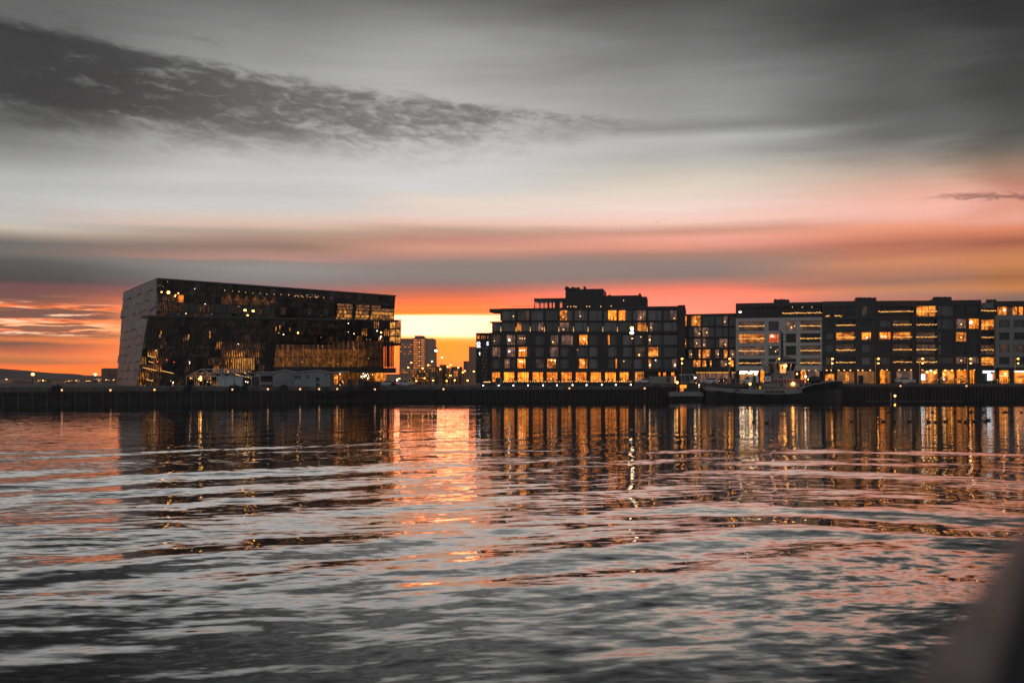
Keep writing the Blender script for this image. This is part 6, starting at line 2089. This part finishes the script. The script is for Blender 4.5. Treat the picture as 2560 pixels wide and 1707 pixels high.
    MB().box(s(1930), yb + .02, z(955.6), s(2014), yb + .06, z(948.6)).build('red_dodger', M['red'], t)
    MB().box(s(1938), yb + 1.0, z(955.8), s(1992), ye - 1.0, z(932)).build('upper_house', M['boat_white'], t)
    for x in (1957.3, 2005.5):
        MB().box(-.32, -.05, -.32, .32, 0, .32).build('porthole', M['black'], t, world=Matrix.Translation((s(x), yb - .01, z(962.8))))
    MB().box(-.3, -.05, -.3, .3, 0, .3).build('porthole', M['glass_dark'], t, world=Matrix.Translation((s(1957.5), yb + .98, z(942))))
    # wheelhouse: flared posts, glass all round, lit door
    w0, w1 = YC - 2.3, YC + 2.3
    bot = [(s(1941), w0, z(932)), (s(1990), w0, z(932)), (s(1990), w1, z(932)), (s(1941), w1, z(932))]
    tp = [(s(1936), w0 - .4, z(908)), (s(1997), w0 - .4, z(908)), (s(1997), w1 + .4, z(908)), (s(1936), w1 + .4, z(908))]
    MB().hexa(bot, tp).build('wheelhouse_glass', M['glass_dark'], t)
    MB().box(s(1934), w0 - .8, z(908), s(1999), w1 + .8, z(904.8)).build('wheelhouse_roof', M['grey_metal'], t)
    MB().box(s(1939.5), w0 - .18, z(932.5), s(1991.5), w0 - .02, z(926.5)).build('wheelhouse_wall', M['boat_white'], t)
    for xa, xb in ((1942, 1937), (1946, 1942.5), (1952.5, 1951), (1970, 1970.5), (1980, 1982), (1990, 1996)):
        MB().tube((s(xa), w0 - .06, z(926.5)), (s(xb), w0 - .46, z(908)), .14, n=5).build('wheelhouse_post', M['grey_metal'], t)
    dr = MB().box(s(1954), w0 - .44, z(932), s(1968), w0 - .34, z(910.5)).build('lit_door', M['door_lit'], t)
    MB().box(s(1958.6), w0 - .50, z(923.5), s(1961.6), w0 - .45, z(915)).build('door_window', M['glass_dark'], dr)
    MB().ball((0, 0, 0), .36, 10, 6).build('deck_lamp', M['l_warm'], t, world=Matrix.Translation((s(1966.5), w0 - .9, z(914.2))))
    # lamps
    for px, py, r, k, oy in ((1983, 959.2, .42, 'l_warm', yb - .4), (2014, 941.2, .28, 'l_white', yb - .2), (1875, 959.3, .3, 'l_warm', YC - 2.5), (2021, 948, .2, 'l_orange', YC), (1992.5, 934.5, .22, 'l_orange', yb)):
        MB().ball((0, 0, 0), r, 10, 6).build('deck_lamp', M[k], t, world=Matrix.Translation((PX(px, oy), oy, PZ(py, oy))))
    # mast with radar, rungs and yards
    MB().tube((s(1966), YC, z(905)), (s(1965), YC, z(832)), .42, .3, n=8).build('mast', M['black'], t)
    MB().tube((s(1965), YC, z(832)), (s(1961), YC, z(824)), .12, n=5).build('mast_top', M['black'], t)
    MB().tube((s(1958), YC, z(825)), (s(1965.5), YC, z(834)), .06, n=5).build('aerial', M['black'], t)
    for zz, a, b in ((833, 1962, 1970), (842, 1961, 1969), (852, 1963, 1972), (864, 1962, 1969), (878, 1964, 1970)):
        MB().tube((s(a), YC - .3, z(zz)), (s(b), YC - .3, z(zz + 1)), .14, n=6).build('mast_lamp_bracket', M['black'], t)
    MB().box(s(1968), YC - .9, z(893), s(1990), YC + .9, z(891.5)).build('crosstree', M['dark_metal'], t)
    MB().ball((0, 0, 0), .5, 8, 5, sc=(1.6, .5, .35)).build('radar', M['grey_metal'], t, world=Matrix.Translation((s(1977), YC, z(889.5))))
    MB().box(s(1962), YC - 1, z(905), s(1974), YC + 1, z(895.5)).build('mast_house', M['dark_metal'], t)
    MB().path([(s(1944), w0, z(904.8)), (s(1944), w0, z(896)), (s(1962), w0, z(896)), (s(1962), w0, z(904.8))], .035, 5).build('roof_rail', M['galv'], t)
    MB().path([(s(1950), w0, z(904.8)), (s(1950), w0, z(896))], .03, 5).path([(s(1956), w0, z(904.8)), (s(1956), w0, z(896))], .03, 5).build('roof_rail', M['galv'], t)
    # crane jib aft of the wheelhouse with its pedestal and white box
    MB().tube((s(1926), YC - .6, z(957)), (s(1926), YC - .6, z(931)), .9, .75, n=10).build('crane_pedestal', M['dark_metal'], t)
    MB().tube((s(1927), YC - .8, z(932)), (s(1921), YC - .8, z(915)), .78, .55, n=8).tube((s(1921), YC - .8, z(915)), (s(1911), YC - .8, z(898.5)), .55, .34, n=8).build('crane_jib', M['grey_metal'], t)
    MB().tube((s(1912), YC - 1.3, z(911)), (s(1923), YC - 1.3, z(927)), .15, n=6).build('crane_ram', M['galv'], t)
    bx = MB().box(s(1914.5), yb - .3, z(953.5), s(1929.5), yb + .7, z(940.2)).build('equipment_box', M['white_paint'], t)
    MB().box(s(1917.5), yb - .33, z(947), s(1926), yb - .302, z(945)).build('dark_plate', M['black'], bx)
    # winch, lashed gear and a yellow buoy at the stern
    MB().tube((s(1893), YC - 1, z(965)), (s(1893), YC - 1, z(940)), .55, .4, n=8).build('towing_post', M['black'], t)
    MB().tube((s(1885), YC - 1.4, z(967)), (s(1885), YC + 1.4, z(967)), .75, n=12).build('winch_drum', M['dark_metal'], t)
    for x in (1880, 1886.5, 1891):
        MB().box(-.45, -.4, 0, .45, .4, .95).build('deck_box', M['boat_white'], t, world=Matrix.Translation((s(x), YC - 2.6, z(972.5))))
    MB().ball((0, 0, 0), .3, 8, 6, sc=(1, 1, 1.5)).build('yellow_buoy', M['yellow_lit'], t, world=Matrix.Translation((s(1901.3), YC - 3.6, z(969))))
    MB().ball((0, 0, 0), 1.0, 12, 7, sc=(1.9, 1.1, 1.1)).build('liferaft_canopy', M['black'], t, world=Matrix.Translation((s(2049), YC, z(949))))
    MB().tube((s(2049), YC, z(975)), (s(2049), YC, z(953)), .7, n=8).build('raft_stand', M['black'], t)
    return t
M['door_lit'] = mat('lit_door_paint', (0.8, 0.6, 0.4), 0.5, emit=(1.0, 0.34, 0.06), strength=1.0)  # emission makes the door look lit
M['yellow_lit'] = mat('yellow_buoy_paint', (0.8, 0.42, 0.03), 0.4, emit=(1.0, 0.4, 0.02), strength=0.5)  # buoy colour with an emission of its own
tug()

def work_boat():
    YF = 268.0
    YC = YF + 1.9
    s = lambda px: PX(px, YF)
    z = lambda py: PZ(py, YF)
    t = thing('work_boat', 'small dark work boat with framed cabin and glowing stern opening', 'work boat', (s(1718), YC, 0))
    ST = [(1674, 1.6, 991, 979.5), (1690, 1.9, 990.5, 979), (1720, 1.9, 990, 979), (1745, 1.8, 990.3, 979.3), (1756, 1.1, 991, 980), (1763.5, .12, 993, 985)]
    mk = lambda hb, x, z0, z1, fl: [(x, YC - hb * fl, z0), (x, YC - hb, z1), (x, YC + hb, z1), (x, YC + hb * fl, z0)]
    loft([mk(hb, s(p), -1.0, z(a), .7) for p, hb, a, b in ST]).build('hull', M['black'], t)
    loft([mk(hb + .03, s(p), z(a) + .01, z(b), .97) for p, hb, a, b in ST]).build('topside', M['boat_white'], t)
    MB().box(s(1700), YC - 1.5, z(979), s(1745), YC + 1.5, z(957.2)).build('lower_house', M['black'], t)
    op = MB().box(s(1700.3), YC - 1.56, z(976.5), s(1709), YC - 1.51, z(962)).box(s(1709.1), YC - 1.56, z(970), s(1717), YC - 1.51, z(962)).build('lit_opening', M['bright'], t)
    MB().box(s(1700.3), YC - 1.58, z(978), s(1709), YC - 1.5, z(976.6)).build('red_sill', M['l_red_dim'], t)
    MB().box(s(1704), YC - 1.3, z(957.1), s(1736.5), YC + 1.3, z(955.5)).build('cabin_base', M['boat_white'], t)
    MB().box(s(1705), YC - 1.2, z(955.5), s(1735.5), YC + 1.2, z(937.6)).build('cabin_glass', M['glass_dark'], t)
    MB().box(s(1703), YC - 1.5, z(937.6), s(1737.5), YC + 1.5, z(935)).build('cabin_roof', M['grey_metal'], t)
    for x in (1705, 1713, 1726, 1735.5):
        MB().box(s(x) - .09, YC - 1.26, z(955.5), s(x) + .09, YC - 1.19, z(937.6)).build('cabin_post', M['boat_white'], t)
    MB().box(s(1727), YC - 1.27, z(956), s(1736), YC - 1.21, z(951)).build('cabin_panel', M['boat_white'], t)
    MB().tube((s(1738.5), YC, z(957)), (s(1738.5), YC, z(934)), .06).build('mast', M['galv'], t)
    for px, py, r, k in ((1738.3, 944, .24, 'l_white'), (1693.3, 956, .3, 'l_warm'), (1740.5, 957, .12, 'l_soft'), (1748, 962, .12, 'l_white'), (1748, 967, .14, 'l_soft')):
        MB().ball((0, 0, 0), r, 8, 5).build('lamp', M[k], t, world=Matrix.Translation((s(px), YC - 1.7, z(py))))
    MB().tube((s(1693.3), YC - 1.5, z(980)), (s(1693.3), YC - 1.5, z(955.5)), .05).build('lamp_post', M['galv'], t)
    MB().tube((s(1748), YC - 1.5, z(980)), (s(1748), YC - 1.5, z(961)), .06).build('lamp_post', M['galv'], t)
    for i in range(4):
        MB().ball((0, 0, 0), .34, 8, 6, sc=(1, .7, 1.3)).build('fender', M['rubber'], t, world=Matrix.Translation((s(1688 + i * 16), YC - 2.05, z(993))))
M['l_red_dim'] = lamp_mat('red_glow', (1.0, 0.06, 0.01), 0.8)
work_boat()

# ------------------------------------------------------------------ eider ducks on the water
def duck(px, py, label, s=1.0, rz=0.0):
    Y = H * F / (py - HY)
    x = PX(px, Y)
    t = thing('duck', label, 'duck', (x, Y, 0), 'ducks resting on the water at the right')
    W_ = Matrix.Translation((x, Y, .02)) @ Matrix.Rotation(rz, 4, 'Z') @ Matrix.Scale(s, 4)
    mb = MB()
    prof = [(-.42, .10, .03), (-.34, .13, .10), (-.15, .10, .17), (.08, .09, .19), (.24, .10, .14), (.33, .13, .06)]
    secs = []
    for x_, zc, r in prof:
        secs.append([(x_, r * math.cos(a), zc + r * .75 * math.sin(a)) for a in [2 * math.pi * i / 8 for i in range(8)] + [0]])
    loft(secs).build('body', M['duck'], t, smooth=True, world=W_)
    MB().tube((.25, 0, .16), (.30, 0, .34), .07, .06, n=7).ball((.32, 0, .38), .085, 8, 6).build('head', M['duck'], t, smooth=True, world=W_)
    MB().tube((.38, 0, .37), (.50, 0, .34), .04, .02, n=6).build('beak', M['yellow_dull'], t, world=W_)
M['duck'] = mat('duck_feathers', (0.03, 0.028, 0.027), 0.8)
M['yellow_dull'] = mat('beak', (0.12, 0.09, 0.04), 0.6)
M['gull'] = mat('gull_feathers', (0.25, 0.25, 0.25), 0.8)
rd = random.Random(12)
dk = [(2045, 1031), (2129, 1054), (2208, 1054.5), (2222, 1031), (2235, 1055), (2273, 1054), (2331, 1031.5), (2322, 1055.5), (2339, 1057), (2364, 1054), (2387, 1031.5), (2399, 1053), (2414, 1056), (2424, 1031.5), (2430, 1031), (2434, 1054), (2463, 1054.5), (2470, 1051.5), (2460, 1031.5), (2487, 1032),
      (2509, 1032), (2517, 1031.5), (2554, 1031.8), (1885, 1056), (1917, 1057.5)]
dl = ['duck at the far left of the distant line', 'duck left of the nearer group by the brown reflection', 'duck under the lamp reflection, nearer line', 'duck in the distant line beside the white streak', 'duck just right of the white lamp streak', 'duck between the orange and brown streaks', 'distant duck left of the cafe streaks',
      'small duck at the left end of the nearer flock', 'duck floating lowest in the nearer flock', 'duck left of the flock middle', 'distant duck before the yellow streak', 'duck in the flock middle', 'duck just below the flock middle', 'left duck of the close distant pair', 'right duck of the close distant pair',
      'large duck left of the white screen streak', 'duck at the foot of the white screen streak', 'duck with raised tail right of the white streak foot', 'distant duck at the white streak edge', 'distant duck right of the white streak', 'distant duck before the yellow window streak', 'duck close right of the yellow window streak', 'distant duck at the right picture edge',
      'lone duck on the dark water below the tug stern', 'lone duck right of the first lone duck below the tug']
for (px, py), lab in zip(dk, dl):
    duck(px, py, lab, rd.uniform(.75, 1.15) if py > 1040 else rd.uniform(.8, 1.0), rd.choice((0, math.pi)) + rd.uniform(-.5, .5))

# ------------------------------------------------------------------ gulls far off in the pink sky
for i, (px, py, lab) in enumerate(((1553.5, 574.3, 'gull flying lowest and furthest left of the flock'), (1619.5, 565.5, 'gull left of the middle of the flock'), (1634, 570, 'gull low in the middle of the flock'), (1644, 555.5, 'gull turning in the middle of the flock'), (1662.5, 547.5, 'gull flying highest of the flock'))):
    Y = 420
    p = P(px, py, Y)
    t = thing('gull', lab, 'gull', p, 'gulls in the pink sky')
    w = Matrix.Translation(p) @ Matrix.Rotation(i * 1.1, 4, 'Z') @ Matrix.Rotation(.3 * (i - 2), 4, 'X')
    loft([[(x_, r * math.cos(a), r * math.sin(a)) for a in [2 * math.pi * k / 6 for k in range(6)] + [0]] for x_, r in ((-.28, .01), (-.1, .06), (.1, .06), (.22, .015))]).build('body', M['gull'], t, world=w)
    for s in (-1, 1):
        MB().hexa([(-.08, s * .05, .02), (.1, s * .05, .02), (.06, s * .38, .2), (-.06, s * .38, .2)], [(-.08, s * .05, .05), (.1, s * .05, .05), (.06, s * .38, .22), (-.06, s * .38, .22)]).hexa([(-.06, s * .38, .2), (.06, s * .38, .2), (-.1, s * .75, .1), (-.14, s * .75, .1)], [(-.06, s * .38, .22), (.06, s * .38, .22), (-.1, s * .75, .115), (-.14, s * .75, .115)]).build('wing', M['gull'], t, world=w)
M_g = None

# ================================================================== THE BOAT WE STAND ON: a painted bulwark, close and out of focus
def bulwark():
    Y0 = .78
    t = thing('bulwark', 'blurred grey-brown bulwark of the nearer boat at the lower right corner', 'boat bulwark', (PX(2480, Y0), Y0, 0))
    a, b = P(2235, 1790, Y0), P(2660, 1195, Y0)
    c, d = P(2390, 2200, Y0), P(2740, 1195, Y0)
    far = Vector((.0, .30, .02))
    # sloping painted cap plate
    e0, e1 = P(2455, 1790, Y0 - .10), P(2600, 1195, Y0 - .10)
    cap = MB()
    q0 = [P(2190, 1860, Y0), P(2300, 1680, Y0), P(2420, 1510, Y0), P(2540, 1335, Y0), P(2700, 1100, Y0)]
    q1 = [P(2450, 1860, Y0 - .12), P(2478, 1700, Y0 - .12), P(2520, 1560, Y0 - .12), P(2566, 1400, Y0 - .12), P(2710, 1060, Y0 - .12)]
    th = Vector((.008, .012, -.014))
    for i in range(4):
        cap.hexa([q0[i], q0[i + 1], q1[i + 1], q1[i]], [q0[i] + th, q0[i + 1] + th, q1[i + 1] + th, q1[i] + th])
    cap.build('cap_rail', M['bulwark_cap'], t)
    side = MB()
    dn = Vector((.45, -.25, -.9))
    for i in range(4):
        side.hexa([q1[i] + th * .5, q1[i + 1] + th * .5, q1[i + 1] + dn, q1[i] + dn], [v + Vector((.03, .03, 0)) for v in (q1[i] + th * .5, q1[i + 1] + th * .5, q1[i + 1] + dn, q1[i] + dn)])
    side.build('inner_plate', M['black'], t)
    hullp = MB()
    dn2 = Vector((.25, .05, -5.5))
    for i in range(4):
        hullp.hexa([q0[i] + th * 1.2, q0[i + 1] + th * 1.2, q0[i + 1] + dn2, q0[i] + dn2], [v + Vector((.04, .0, 0)) for v in (q0[i] + th * 1.2, q0[i + 1] + th * 1.2, q0[i + 1] + dn2, q0[i] + dn2)])
    hullp.build('hull_plate', M['boat_white'], t)
M['bulwark_cap'] = mat('weathered_paint', (0.20, 0.165, 0.155), 0.6, var=0.2, vscale=9)
bulwark()

# ================================================================== HARBOUR AIR
hz = bpy.data.materials.new('harbour_haze')
hz.use_nodes = True
hz.node_tree.nodes.clear()
hv = hz.node_tree.nodes.new('ShaderNodeVolumePrincipled')
hv.inputs['Color'].default_value = (0.92, 0.92, 0.95, 1)
hv.inputs['Anisotropy'].default_value = 0.45
hv.inputs['Density'].default_value = HZ_D
ho = hz.node_tree.nodes.new('ShaderNodeOutputMaterial')
hz.node_tree.links.new(hv.outputs[0], ho.inputs['Volume'])
haze = MB().box(-1600, -660, -3.6, 1600, 2260, 62).build('haze', hz)
tag(haze, kind='stuff')
